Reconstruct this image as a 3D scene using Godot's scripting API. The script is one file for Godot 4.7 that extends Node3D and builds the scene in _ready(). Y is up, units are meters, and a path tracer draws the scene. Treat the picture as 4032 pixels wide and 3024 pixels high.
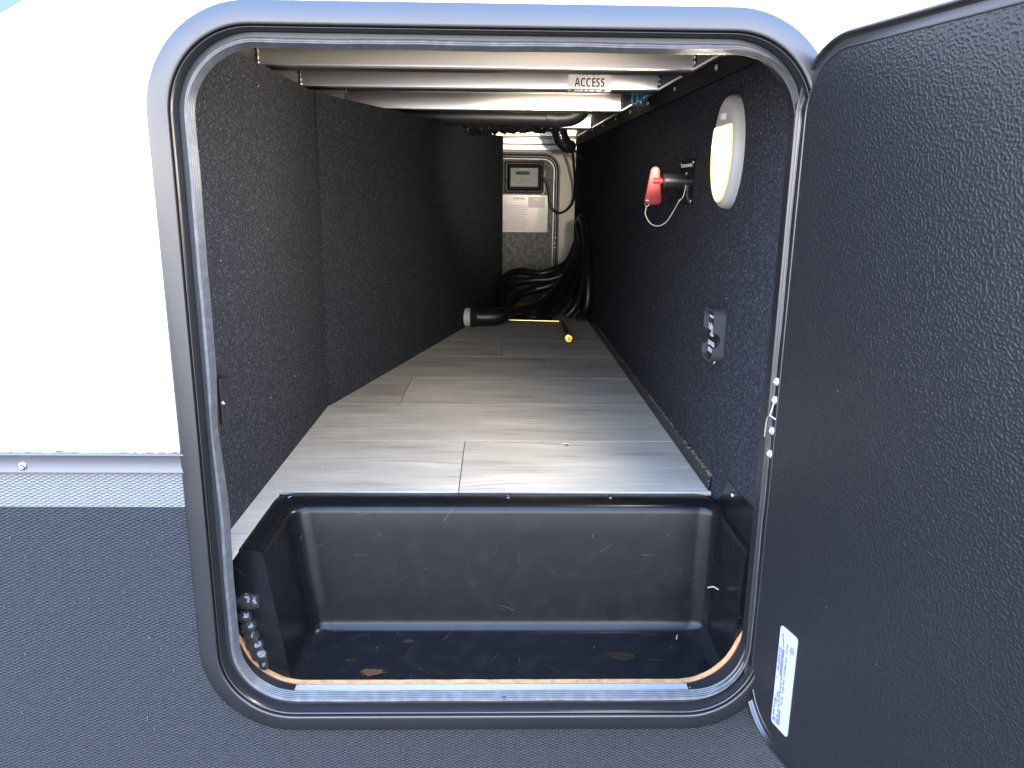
extends Node3D
# A trailer's open pass-through storage bay, seen from just outside its baggage door.
# World: y up, bay floor at y = 0, outer wall face at z = ZW, the bay runs towards -z. Units are metres.

const ZW := 0.17
const FR := [-0.3348, 0.314, -0.2, 0.5678, 0.102]     # door frame, outer edge: left, right, bottom, top, corner radius

var used := {}
var rng := RandomNumberGenerator.new()
var M := {}


# ------------------------------------------------------------------ naming and tagging
func numbered(n: String) -> String:
	used[n] = used.get(n, 0) + 1
	return n if used[n] == 1 else "%s_%03d" % [n, used[n] - 1]


func thing(called: String, label: String, category: String, at := Vector3.ZERO, group := "") -> Node3D:
	var o := Node3D.new()
	o.name = numbered(called)
	add_child(o)
	o.position = at
	return tag(o, label, category, group)


func tag(o: Node3D, label: String, category := "", group := "") -> Node3D:
	o.set_meta("label", label)
	if category:
		o.set_meta("category", category)
	if group:
		o.set_meta("group", group)
	return o


func obj(called: String, st: SurfaceTool, m: Material, parent: Node3D = null) -> MeshInstance3D:
	st.generate_normals()
	var o := MeshInstance3D.new()
	o.mesh = st.commit()
	o.material_override = m
	if parent == null or parent == self:
		o.name = numbered(called)
		add_child(o)
		return o
	var n := called
	var k := 0
	while parent.has_node(n):
		k += 1
		n = "%s_%03d" % [called, k]
	o.name = n
	parent.add_child(o, true)
	if parent.get_parent() == self or parent.get_parent() is Node3D:
		o.position = Vector3.ZERO
	return o


func struct(called: String, label := "") -> Node3D:
	var o := Node3D.new()
	o.name = numbered(called)
	add_child(o)
	o.set_meta("kind", "structure")
	if label:
		o.set_meta("label", label)
	return o


# ------------------------------------------------------------------ mesh helpers
func mb() -> SurfaceTool:
	var st := SurfaceTool.new()
	st.begin(Mesh.PRIMITIVE_TRIANGLES)
	st.set_smooth_group(-1)
	return st


func tri(st: SurfaceTool, a: Vector3, b: Vector3, c: Vector3, out: Vector3, ua := Vector2.ZERO, ub := Vector2.ZERO, uc := Vector2.ZERO) -> void:
	if (a - c).cross(a - b).dot(out) < 0.0:
		var t := b
		b = c
		c = t
		var u := ub
		ub = uc
		uc = u
	st.set_uv(ua)
	st.add_vertex(a)
	st.set_uv(ub)
	st.add_vertex(b)
	st.set_uv(uc)
	st.add_vertex(c)


func quad(st: SurfaceTool, a: Vector3, b: Vector3, c: Vector3, d: Vector3, out: Vector3) -> void:
	var u1 := (b - a).length()
	var v1 := (d - a).length()
	tri(st, a, b, c, out, Vector2(0, 0), Vector2(u1, 0), Vector2(u1, v1))
	tri(st, a, c, d, out, Vector2(0, 0), Vector2(u1, v1), Vector2(0, v1))


func box(st: SurfaceTool, c: Vector3, s: Vector3, ch := 0.001, b := Basis(), uvo := Vector2.ZERO) -> void:
	st.set_smooth_group(-1)
	var h := s / 2.0
	ch = minf(ch, minf(h.x, minf(h.y, h.z)) * 0.6)
	var at := func(ax: int, sg: Vector3) -> Vector3:
		var p := Vector3(sg.x * (h.x - ch), sg.y * (h.y - ch), sg.z * (h.z - ch))
		p[ax] = sg[ax] * h[ax]
		return c + b * p
	for ax in 3:
		var i := (ax + 1) % 3
		var j := (ax + 2) % 3
		for s0 in [-1.0, 1.0]:
			var q := []
			var uv := []
			for e in [[-1.0, -1.0], [1.0, -1.0], [1.0, 1.0], [-1.0, 1.0]]:
				var sg := Vector3.ZERO
				sg[ax] = s0
				sg[i] = e[0]
				sg[j] = e[1]
				q.append(at.call(ax, sg))
				var lp: Vector3 = b.inverse() * (q[-1] - c)
				uv.append(uvo + (Vector2(lp.x, lp.z) if ax == 1 else (Vector2(lp.x, lp.y) if ax == 2 else Vector2(lp.z, lp.y))))
			var o := Vector3.ZERO
			o[ax] = s0
			o = b * o
			tri(st, q[0], q[1], q[2], o, uv[0], uv[1], uv[2])
			tri(st, q[0], q[2], q[3], o, uv[0], uv[2], uv[3])
		for s0 in [-1.0, 1.0]:
			for s1 in [-1.0, 1.0]:
				var a := Vector3.ZERO
				a[i] = s0
				a[j] = s1
				var lo := a
				var hi := a
				lo[ax] = -1.0
				hi[ax] = 1.0
				quad(st, at.call(i, lo), at.call(i, hi), at.call(j, hi), at.call(j, lo), b * a)
	for sx in [-1.0, 1.0]:
		for sy in [-1.0, 1.0]:
			for sz in [-1.0, 1.0]:
				var sg := Vector3(sx, sy, sz)
				tri(st, at.call(0, sg), at.call(1, sg), at.call(2, sg), b * sg)


# rows of points -> quads; every row has the same number of points
func grid(st: SurfaceTool, rows: Array, closed := false, group := 0, flip := false, uvs := Vector2(1, 1)) -> void:
	st.set_smooth_group(group)
	var n: int = rows[0].size()
	var m := n if closed else n - 1
	var vv := 0.0
	for r in rows.size() - 1:
		var a: PackedVector3Array = rows[r]
		var b: PackedVector3Array = rows[r + 1]
		var dv := (b[0] - a[0]).length()
		var uu := 0.0
		for k in m:
			var k1 := (k + 1) % n
			var du := ((a[k1] - a[k]).length() + (b[k1] - b[k]).length()) / 2.0
			var p := [a[k], a[k1], b[k1], b[k]]
			var t := [Vector2(uu, vv) * uvs, Vector2(uu + du, vv) * uvs, Vector2(uu + du, vv + dv) * uvs, Vector2(uu, vv + dv) * uvs]
			for e in ([0, 2, 1, 0, 3, 2] if flip else [0, 1, 2, 0, 2, 3]):
				st.set_uv(t[e])
				st.add_vertex(p[e])
			uu += du
		vv += dv


func smooth_path(pts: Array, per := 8) -> PackedVector3Array:
	var c := Curve3D.new()
	for i in pts.size():
		var t: Vector3 = (pts[mini(i + 1, pts.size() - 1)] - pts[maxi(i - 1, 0)]) / 6.0
		c.add_point(pts[i], -t, t)
	var out := PackedVector3Array()
	for i in pts.size() - 1:
		for k in per:
			out.append(c.sample(i, float(k) / per))
	out.append(pts[-1])
	return out


func tube(st: SurfaceTool, path: PackedVector3Array, r: float, sides := 10, caps := true, radii = null) -> void:
	var rows := []
	var up := Vector3.UP
	for i in path.size():
		var d := (path[mini(i + 1, path.size() - 1)] - path[maxi(i - 1, 0)]).normalized()
		if i == 0 and absf(d.dot(up)) > 0.9:
			up = Vector3.RIGHT
		up = (up - d * up.dot(d)).normalized()
		var sd := d.cross(up)
		var rr: float = r * (radii.call(float(i) / (path.size() - 1)) if radii != null else 1.0)
		var row := PackedVector3Array()
		for k in sides:
			var a := TAU * k / sides
			row.append(path[i] + (up * cos(a) + sd * sin(a)) * rr)
		rows.append(row)
	grid(st, rows, true, 1, false)
	if caps:
		st.set_smooth_group(-1)
		for e in [0, rows.size() - 1]:
			var o := (path[0] - path[1]) if e == 0 else (path[-1] - path[-2])
			for k in sides:
				tri(st, path[e], rows[e][k], rows[e][(k + 1) % sides], o)


# profile of (radius, height) turned about an axis
func lathe(st: SurfaceTool, prof: Array, at: Vector3, axis: Vector3, sides := 20, sharp := false, sx := 1.0, xdir := Vector3.ZERO) -> void:
	axis = axis.normalized()
	var u := axis.cross(Vector3.UP if absf(axis.y) < 0.9 else Vector3.RIGHT).normalized() if xdir == Vector3.ZERO else xdir
	var v := axis.cross(u)
	for i in prof.size() - 1:
		var rows := []
		for e in 2:
			var row := PackedVector3Array()
			for k in sides:
				var a := TAU * k / sides
				row.append(at + axis * prof[i + e].y + (u * cos(a) * sx + v * sin(a)) * maxf(prof[i + e].x, 0.00001))
			rows.append(row)
		grid(st, rows, true, (i + 2) if sharp else 2)


# flat polygon (in ux, uy) with thickness along w
func prism(st: SurfaceTool, poly: PackedVector2Array, o: Vector3, ux: Vector3, uy: Vector3, w: Vector3) -> void:
	st.set_smooth_group(-1)
	var at := func(p: Vector2) -> Vector3: return o + ux * p.x + uy * p.y
	var ix := Geometry2D.triangulate_polygon(poly)
	for i in range(0, ix.size(), 3):
		var a := poly[ix[i]]
		var b := poly[ix[i + 1]]
		var c := poly[ix[i + 2]]
		tri(st, at.call(a), at.call(b), at.call(c), -w, a, b, c)
		tri(st, at.call(a) + w, at.call(b) + w, at.call(c) + w, w, a, b, c)
	var cw := Geometry2D.is_polygon_clockwise(poly)
	for i in poly.size():
		var a: Vector3 = at.call(poly[i])
		var b: Vector3 = at.call(poly[(i + 1) % poly.size()])
		var o2 := (b - a).cross(w) * (1.0 if cw else -1.0)
		if ux.cross(uy).dot(w) < 0.0:
			o2 = -o2
		quad(st, a, b, b + w, a + w, -o2)


func rrect(x0: float, x1: float, y0: float, y1: float, r: float, n := 8) -> PackedVector2Array:
	var p := PackedVector2Array()
	for c in [[x1 - r, y1 - r, 0.0], [x0 + r, y1 - r, PI / 2], [x0 + r, y0 + r, PI], [x1 - r, y0 + r, PI * 1.5]]:
		for k in n + 1:
			var a: float = c[2] + PI / 2 * k / n
			p.append(Vector2(c[0] + cos(a) * r, c[1] + sin(a) * r))
	return p


# rounded-rectangle ring: the profile is a list of (inset from the outer edge, height over the base plane)
func ring(st: SurfaceTool, rect: Array, zb: float, prof: Array, smooth := true, n := 16, bend = null, nx := 24) -> void:
	var base := PackedVector2Array()
	var nor := PackedVector2Array()
	var x0: float = rect[0]
	var x1: float = rect[1]
	var y0: float = rect[2]
	var y1: float = rect[3]
	var r: float = rect[4]
	var cs := [[x1 - r, y1 - r], [x0 + r, y1 - r], [x0 + r, y0 + r], [x1 - r, y0 + r]]
	for q in 4:
		for k in n + 1:
			var a := PI / 2 * (q + float(k) / n)
			var d := Vector2(cos(a), sin(a))
			base.append(Vector2(cs[q][0], cs[q][1]) + d * r)
			nor.append(-d)
		var a2 := PI / 2 * (q + 1)
		var d2 := Vector2(cos(a2), sin(a2))
		var from := Vector2(cs[q][0], cs[q][1]) + d2 * r
		var to := Vector2(cs[(q + 1) % 4][0], cs[(q + 1) % 4][1]) + d2 * r
		for k in range(1, nx):
			base.append(from.lerp(to, float(k) / nx))
			nor.append(-d2)
	var rows := []
	for pr in prof:
		var row := PackedVector3Array()
		for i in base.size():
			var s: float = pr.x
			if bend != null:
				s += bend.call(base[i], pr.x)
			var p := base[i] + nor[i] * s
			row.append(Vector3(p.x, p.y, zb + pr.y))
		rows.append(row)
	if smooth:
		grid(st, rows, true, 3, true)
	else:
		for i in rows.size() - 1:
			grid(st, [rows[i], rows[i + 1]], true, 10 + i, true)


func text(called: String, s: String, size: float, at: Vector3, b: Basis, m: Material, parent: Node3D, font := "Droid Sans", bold := false, squeeze := 1.0, align := HORIZONTAL_ALIGNMENT_CENTER) -> MeshInstance3D:
	var f := SystemFont.new()
	f.font_names = PackedStringArray([font])
	if bold:
		f.font_weight = 700
	var t := TextMesh.new()
	t.text = s
	t.font = f
	t.font_size = 32
	t.pixel_size = size / 23.0
	t.depth = 0.0003
	t.horizontal_alignment = align
	t.curve_step = 1.5
	var o := MeshInstance3D.new()
	o.mesh = t
	o.material_override = m
	var n := called
	var k := 0
	while parent.has_node(n):
		k += 1
		n = "%s_%03d" % [called, k]
	o.name = n
	parent.add_child(o, true)
	o.transform = Transform3D(b * Basis.from_scale(Vector3(squeeze, 1, 1)), at)
	return o


func screw(at: Vector3, out: Vector3, r: float, m: Material, parent: Node3D, called := "screw") -> void:
	var st := mb()
	lathe(st, [Vector2(r, 0), Vector2(r * 0.95, r * 0.25), Vector2(r * 0.7, r * 0.5), Vector2(r * 0.35, r * 0.62), Vector2(r * 0.3, r * 0.45), Vector2(0, r * 0.4)], at, out, 14)
	obj(called, st, m, parent)


# ------------------------------------------------------------------ materials
func mat(c: Color, rough: float, metal := 0.0, spec := 0.5) -> StandardMaterial3D:
	var m := StandardMaterial3D.new()
	m.albedo_color = c.linear_to_srgb()
	m.roughness = rough
	m.metallic = metal
	m.metallic_specular = spec
	return m


func noise_tex(freq: float, size: int, stops: Array, seed_: int, type := FastNoiseLite.TYPE_SIMPLEX_SMOOTH, oct := 3, raw := false) -> NoiseTexture2D:
	var n := FastNoiseLite.new()
	n.noise_type = type
	n.seed = seed_
	n.frequency = freq
	n.fractal_octaves = oct
	var t := NoiseTexture2D.new()
	t.width = size
	t.height = size
	t.seamless = true
	t.seamless_blend_skirt = 0.03
	t.noise = n
	if stops.size():
		var g := Gradient.new()
		var off := PackedFloat32Array()
		var col := PackedColorArray()
		for s in stops:
			off.append(s[0])
			col.append((s[1] as Color) if raw else (s[1] as Color).linear_to_srgb())
		g.offsets = off
		g.colors = col
		t.color_ramp = g
	return t


func tri_uv(m: StandardMaterial3D, per_metre: float) -> void:
	m.uv1_triplanar = true
	m.uv1_world_triplanar = true
	m.uv1_scale = Vector3.ONE * per_metre


func grey(v: float) -> Color:
	return Color(v, v, v)


func diamond_image(cx: int, cy: int, w: int, h: int, wob: float, seed_: int) -> Image:
	var im := Image.create(w, h, false, Image.FORMAT_L8)
	var r := RandomNumberGenerator.new()
	r.seed = seed_
	var amp := {}
	for a in cx * 2:
		for b in cy * 2:
			amp[Vector2i(a, b)] = 1.0 - wob * r.randf()
	var nz := FastNoiseLite.new()
	nz.seed = seed_
	nz.frequency = 0.05
	for y in h:
		for x in w:
			var wx := nz.get_noise_2d(x, y) * wob * 0.22
			var u := float(x) / w * cx + wx
			var v := float(y) / h * cy + nz.get_noise_2d(x + 500, y) * wob * 0.22
			var best := 0.0
			for s in 2:
				var uu := u + 0.5 * s
				var vv := v + 0.5 * s
				var d := absf(fposmod(uu, 1.0) - 0.5) + absf(fposmod(vv, 1.0) - 0.5)
				var id := Vector2i(posmod(int(floor(uu)), cx) * 2 + s, posmod(int(floor(vv)), cy) * 2 + s)
				best = maxf(best, clampf(1.0 - d / 0.5, 0.0, 1.0) * amp.get(id, 1.0))
			im.set_pixel(x, y, grey(pow(best, 0.7)))
	return im


func wood_image(w: int, h: int, seed_: int) -> Image:
	var im := Image.create(w, h, false, Image.FORMAT_RGB8)
	var a := FastNoiseLite.new()
	a.seed = seed_
	a.frequency = 1.0
	a.fractal_octaves = 4
	var b := FastNoiseLite.new()
	b.seed = seed_ + 7
	b.frequency = 1.0
	b.fractal_octaves = 2
	for y in h:
		for x in w:
			var u := float(x) / w * 1.2          # metres along the grain
			var v := float(y) / h * 0.6
			var warp := b.get_noise_2d(u * 2.2, v * 9.0) * 0.05
			var cath := sin((v + warp * 0.8) * 190.0 + b.get_noise_2d(u * 3.0 + 40.0, v * 6.0) * 9.0) * 0.5 + 0.5
			var streak := a.get_noise_2d(u * 4.2, (v + warp * 0.35) * 120.0)
			var fine := a.get_noise_2d(u * 26.0 + 90.0, v * 420.0)
			var blotch := b.get_noise_2d(u * 3.6 + 11.0, v * 13.0 + 5.0)
			var t := 0.5 + streak * 0.26 + fine * 0.20 + blotch * 0.46 - cath * 0.16 * clampf(0.35 + blotch, 0.0, 1.0)
			t = clampf(t, 0.0, 1.0)
			var c := Color(0.345, 0.312, 0.255).lerp(Color(0.60, 0.555, 0.475), t)
			if streak < -0.38:
				c = c.lerp(Color(0.22, 0.195, 0.17), clampf((-0.38 - streak) * 3.0, 0.0, 0.5))
			im.set_pixel(x, y, c.linear_to_srgb())
	return im


func scuff_image(size: int, seed_: int, base: Color, mark: Color, many: int) -> Image:
	var im := Image.create(size, size, false, Image.FORMAT_RGB8)
	var nz := FastNoiseLite.new()
	nz.seed = seed_
	nz.frequency = 0.012
	nz.fractal_octaves = 4
	for y in size:
		for x in size:
			var t := clampf(nz.get_noise_2d(x, y) * 1.6, 0.0, 1.0)
			im.set_pixel(x, y, base.lerp(mark, t * 0.02).linear_to_srgb())
	var r := RandomNumberGenerator.new()
	r.seed = seed_
	for i in many:
		var p := Vector2(r.randf() * size, r.randf() * size)
		var ang := r.randf() * TAU
		var ln := int(pow(r.randf(), 4.0) * size * 0.12) + 2
		var s := 0.15 + 0.6 * r.randf() * r.randf()
		for k in ln:
			ang += r.randf_range(-0.03, 0.03)
			p += Vector2(cos(ang), sin(ang))
			var q := Vector2i(posmod(int(p.x), size), posmod(int(p.y), size))
			im.set_pixelv(q, base.lerp(mark, s * (1.0 - float(k) / ln)).linear_to_srgb())
			if s > 0.45:
				im.set_pixel(posmod(q.x + 1, size), q.y, base.lerp(mark, s * 0.6).linear_to_srgb())
	return im


# short crossed fibres on a dark ground
func felt_image(size: int, seed_: int) -> Image:
	var im := Image.create(size, size, false, Image.FORMAT_RGB8)
	im.fill(Color(0.028, 0.0285, 0.035).linear_to_srgb())
	var nz := FastNoiseLite.new()
	nz.seed = seed_
	nz.frequency = 0.055
	var r := RandomNumberGenerator.new()
	r.seed = seed_
	for i in 52000:
		var p := Vector2(r.randf() * size, r.randf() * size)
		var ang := r.randf() * TAU
		var clump := 0.75 + 1.3 * nz.get_noise_2d(p.x, p.y)
		var v := 0.028 + 0.19 * pow(r.randf(), 3.0) * maxf(clump, 0.1)
		if r.randf() < 0.006:
			v = 0.20
		if r.randf() < 0.28:
			v = 0.015
		var c := Color(v, v * 1.015, v * 1.2).linear_to_srgb()
		var bend := r.randf_range(-0.12, 0.12)
		for k in r.randi_range(4, 11):
			im.set_pixel(posmod(int(p.x), size), posmod(int(p.y), size), c)
			if i % 3 == 0:
				im.set_pixel(posmod(int(p.x) + 1, size), posmod(int(p.y), size), c)
			ang += bend
			p += Vector2(cos(ang), sin(ang))
	return im


func materials() -> void:
	# outer wall
	M.white = mat(Color(0.82, 0.82, 0.80), 0.35)
	var dia := ImageTexture.create_from_image(diamond_image(8, 16, 768, 768, 0.12, 3))
	var dia2 := ImageTexture.create_from_image(diamond_image(8, 16, 768, 768, 0.4, 5))
	M.band = mat(Color(0.285, 0.278, 0.262), 0.45, 0.0)
	M.band.heightmap_enabled = true
	M.band.heightmap_texture = dia
	M.band.heightmap_scale = 0.3
	M.band.uv1_scale = Vector3(1.0 / (8 * 0.0083), 1.0 / (16 * 0.0038), 1)
	M.dark_wall = mat(Color(0.031, 0.0315, 0.034), 0.5, 0.0, 0.4)
	M.dark_wall.heightmap_enabled = true
	M.dark_wall.heightmap_texture = dia2
	M.dark_wall.heightmap_scale = 0.2
	M.dark_wall.uv1_scale = M.band.uv1_scale
	M.trim = mat(Color(0.145, 0.14, 0.14), 0.5, 0.45)
	M.frame = mat(Color(0.092, 0.089, 0.088), 0.24, 0.9)
	M.frame.roughness_texture = noise_tex(0.01, 256, [[0.2, grey(0.29)], [0.8, grey(0.37)]], 4, FastNoiseLite.TYPE_SIMPLEX_SMOOTH, 3, true)
	M.frame.roughness = 1.0
	tri_uv(M.frame, 1.7)
	M.channel = mat(Color(0.022, 0.022, 0.024), 0.38, 0.0, 0.6)
	M.rubber = mat(Color(0.040, 0.041, 0.045), 0.34, 0.0, 0.6)
	M.rubber.albedo_texture = noise_tex(0.02, 512, [[0.3, grey(0.62)], [0.6, grey(0.8)], [0.8, grey(1.0)]], 21)
	M.rubber.albedo_color = Color(0.115, 0.114, 0.114).linear_to_srgb()
	tri_uv(M.rubber, 6.0)
	M.alu = mat(Color(0.62, 0.595, 0.56), 0.34, 0.97)
	M.alu.anisotropy_enabled = true
	M.alu.anisotropy = -0.75
	M.alu.roughness = 0.30
	M.sill = mat(Color(0.55, 0.55, 0.57), 0.5, 0.3)
	M.weld = mat(Color(0.5, 0.49, 0.47), 0.25, 1.0)
	M.ply = mat(Color(0.66, 0.36, 0.15), 0.8)
	M.ply.albedo_texture = noise_tex(0.06, 256, [[0.3, grey(0.72)], [0.7, grey(1.0)]], 31)
	tri_uv(M.ply, 5.0)
	M.ply_face = mat(Color(0.40, 0.15, 0.07), 0.8)
	# inside
	M.carpet = mat(Color(1, 1, 1), 0.95, 0.0, 0.12)
	M.carpet.albedo_texture = ImageTexture.create_from_image(felt_image(1024, 12))
	tri_uv(M.carpet, 2.9)
	M.wood = mat(Color(1, 1, 1), 0.75, 0.0, 0.2)
	M.wood.albedo_texture = ImageTexture.create_from_image(wood_image(1400, 700, 2))
	M.wood.uv1_scale = Vector3(1.0 / 1.2, 1.0 / 0.6, 1)
	M.wood_b = M.wood.duplicate()
	M.wood_b.albedo_color = Color(0.86, 0.85, 0.84).linear_to_srgb()
	M.sub = mat(Color(0.025, 0.022, 0.02), 0.9)
	M.tray = mat(Color(1, 1, 1), 0.27, 0.0, 0.42)
	M.tray.albedo_texture = ImageTexture.create_from_image(scuff_image(1024, 9, Color(0.006, 0.006, 0.007), Color(0.22, 0.22, 0.23), 130))
	M.tray.heightmap_enabled = true
	M.tray.heightmap_texture = noise_tex(0.30, 512, [], 15, FastNoiseLite.TYPE_SIMPLEX, 2)
	M.tray.heightmap_scale = 0.013
	tri_uv(M.tray, 2.6)
	M.black = mat(Color(0.014, 0.014, 0.016), 0.42)
	M.black_gloss = mat(Color(0.010, 0.010, 0.012), 0.15, 0.0, 0.7)
	M.cord = mat(Color(0.008, 0.008, 0.009), 0.36)
	M.beige = mat(Color(0.60, 0.555, 0.48), 0.6)
	M.grey_panel = mat(Color(1, 1, 1), 0.7)
	M.grey_panel.albedo_texture = noise_tex(0.03, 256, [[0.2, grey(0.08)], [0.8, grey(0.17)]], 17)
	tri_uv(M.grey_panel, 6.0)
	M.pale_metal = mat(Color(0.55, 0.53, 0.50), 0.35, 0.9)
	M.dark_metal = mat(Color(0.10, 0.10, 0.11), 0.4, 0.9)
	M.chrome = mat(Color(0.62, 0.62, 0.62), 0.18, 1.0)
	M.zinc = mat(Color(0.80, 0.62, 0.22), 0.25, 1.0)
	M.lamp_white = mat(Color(0.38, 0.37, 0.35), 0.45)
	M.red = mat(Color(0.24, 0.017, 0.018), 0.5, 0.0, 0.35)
	M.red.rim_enabled = false
	M.string = mat(Color(0.55, 0.50, 0.38), 0.6)
	M.paper_white = mat(Color(0.40, 0.40, 0.42), 0.5)
	M.ink = mat(Color(0.012, 0.011, 0.014), 0.6)
	M.blue_ink = mat(Color(0.10, 0.10, 0.30), 0.6)
	M.print_white = mat(Color(0.55, 0.56, 0.58), 0.5)
	M.crumb = mat(Color(0.62, 0.54, 0.38), 0.8)
	M.dust = mat(Color(0.17, 0.13, 0.09), 0.95)
	# door panel: pebbled black plastic
	M.pebble = mat(Color(0.0125, 0.0128, 0.0142), 0.37, 0.0, 0.5)
	M.pebble.heightmap_enabled = true
	M.pebble.heightmap_texture = noise_tex(0.085, 1024, [[0.45, grey(0.0)], [0.62, grey(0.22)], [0.72, grey(0.6)], [0.85, grey(1.0)]], 19, FastNoiseLite.TYPE_SIMPLEX_SMOOTH, 1)
	M.pebble.heightmap_scale = 0.028
	tri_uv(M.pebble, 3.1)
	M.rim_metal = mat(Color(0.10, 0.10, 0.105), 0.28, 0.9)


# ------------------------------------------------------------------ build
func _ready() -> void:
	rng.seed = 11
	var cam := Camera3D.new()
	cam.name = "camera"
	cam.fov = 52.88
	cam.near = 0.02
	cam.far = 400.0
	cam.position = Vector3(-0.0073, 0.4, 0.938)
	cam.rotation = Vector3(-0.2430, -0.0219, 0.0106)
	add_child(cam)
	cam.current = true

	var env := Environment.new()
	var sky := Sky.new()
	var sm := ProceduralSkyMaterial.new()
	sm.sky_top_color = Color(0.53, 0.65, 0.84)
	sm.sky_horizon_color = Color(0.98, 0.95, 0.89)
	sm.sky_curve = 0.16
	sm.sky_energy_multiplier = 1.3
	sm.ground_horizon_color = Color(0.6, 0.58, 0.55)
	sm.ground_bottom_color = Color(0.3, 0.29, 0.28)
	sky.sky_material = sm
	env.background_mode = Environment.BG_SKY
	env.sky = sky
	env.tonemap_mode = Environment.TONE_MAPPER_LINEAR
	env.tonemap_exposure = 7.8
	env.sdfgi_enabled = true
	env.ssao_enabled = true
	env.ssil_enabled = true
	var we := WorldEnvironment.new()
	we.name = "environment"
	we.environment = env
	add_child(we)

	var sun := DirectionalLight3D.new()
	sun.name = "sun"
	sun.light_color = Color(1.0, 0.95, 0.88)
	sun.light_energy = 1.1
	sun.light_angular_distance = 0.5
	sun.shadow_enabled = true
	sun.rotation = Vector3(deg_to_rad(-48), deg_to_rad(165), 0)     # high, from behind the trailer
	add_child(sun)

	materials()
	setting()
	trailer()
	door_frame()
	bay()
	ceiling()
	storage_door()
	tray()
	wall_fittings()
	far_end()
	power_cord()
	small_things()


func setting() -> void:
	# unseen ground, made up for its reflections: dark pad close by, pale gravel beyond
	var g := struct("ground")
	var st := mb()
	box(st, Vector3(0, -1.05, 0), Vector3(240, 0.2, 240), 0.001)
	var gm := mat(Color(1, 1, 1), 0.9)
	gm.albedo_texture = noise_tex(0.05, 512, [[0.2, Color(0.30, 0.285, 0.26)], [0.8, Color(0.46, 0.44, 0.40)]], 41)
	tri_uv(gm, 0.8)
	obj("unseen_gravel", st, gm, g)
	st = mb()
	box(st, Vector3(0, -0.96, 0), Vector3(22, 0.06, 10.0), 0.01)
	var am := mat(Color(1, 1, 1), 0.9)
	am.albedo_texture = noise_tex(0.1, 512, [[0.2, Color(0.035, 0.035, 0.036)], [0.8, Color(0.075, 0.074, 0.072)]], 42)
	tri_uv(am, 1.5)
	obj("added_dark_pad", st, am, g)


func clipped(poly: PackedVector2Array, hole: PackedVector2Array) -> Array:
	return Geometry2D.clip_polygons(poly, hole)


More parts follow.
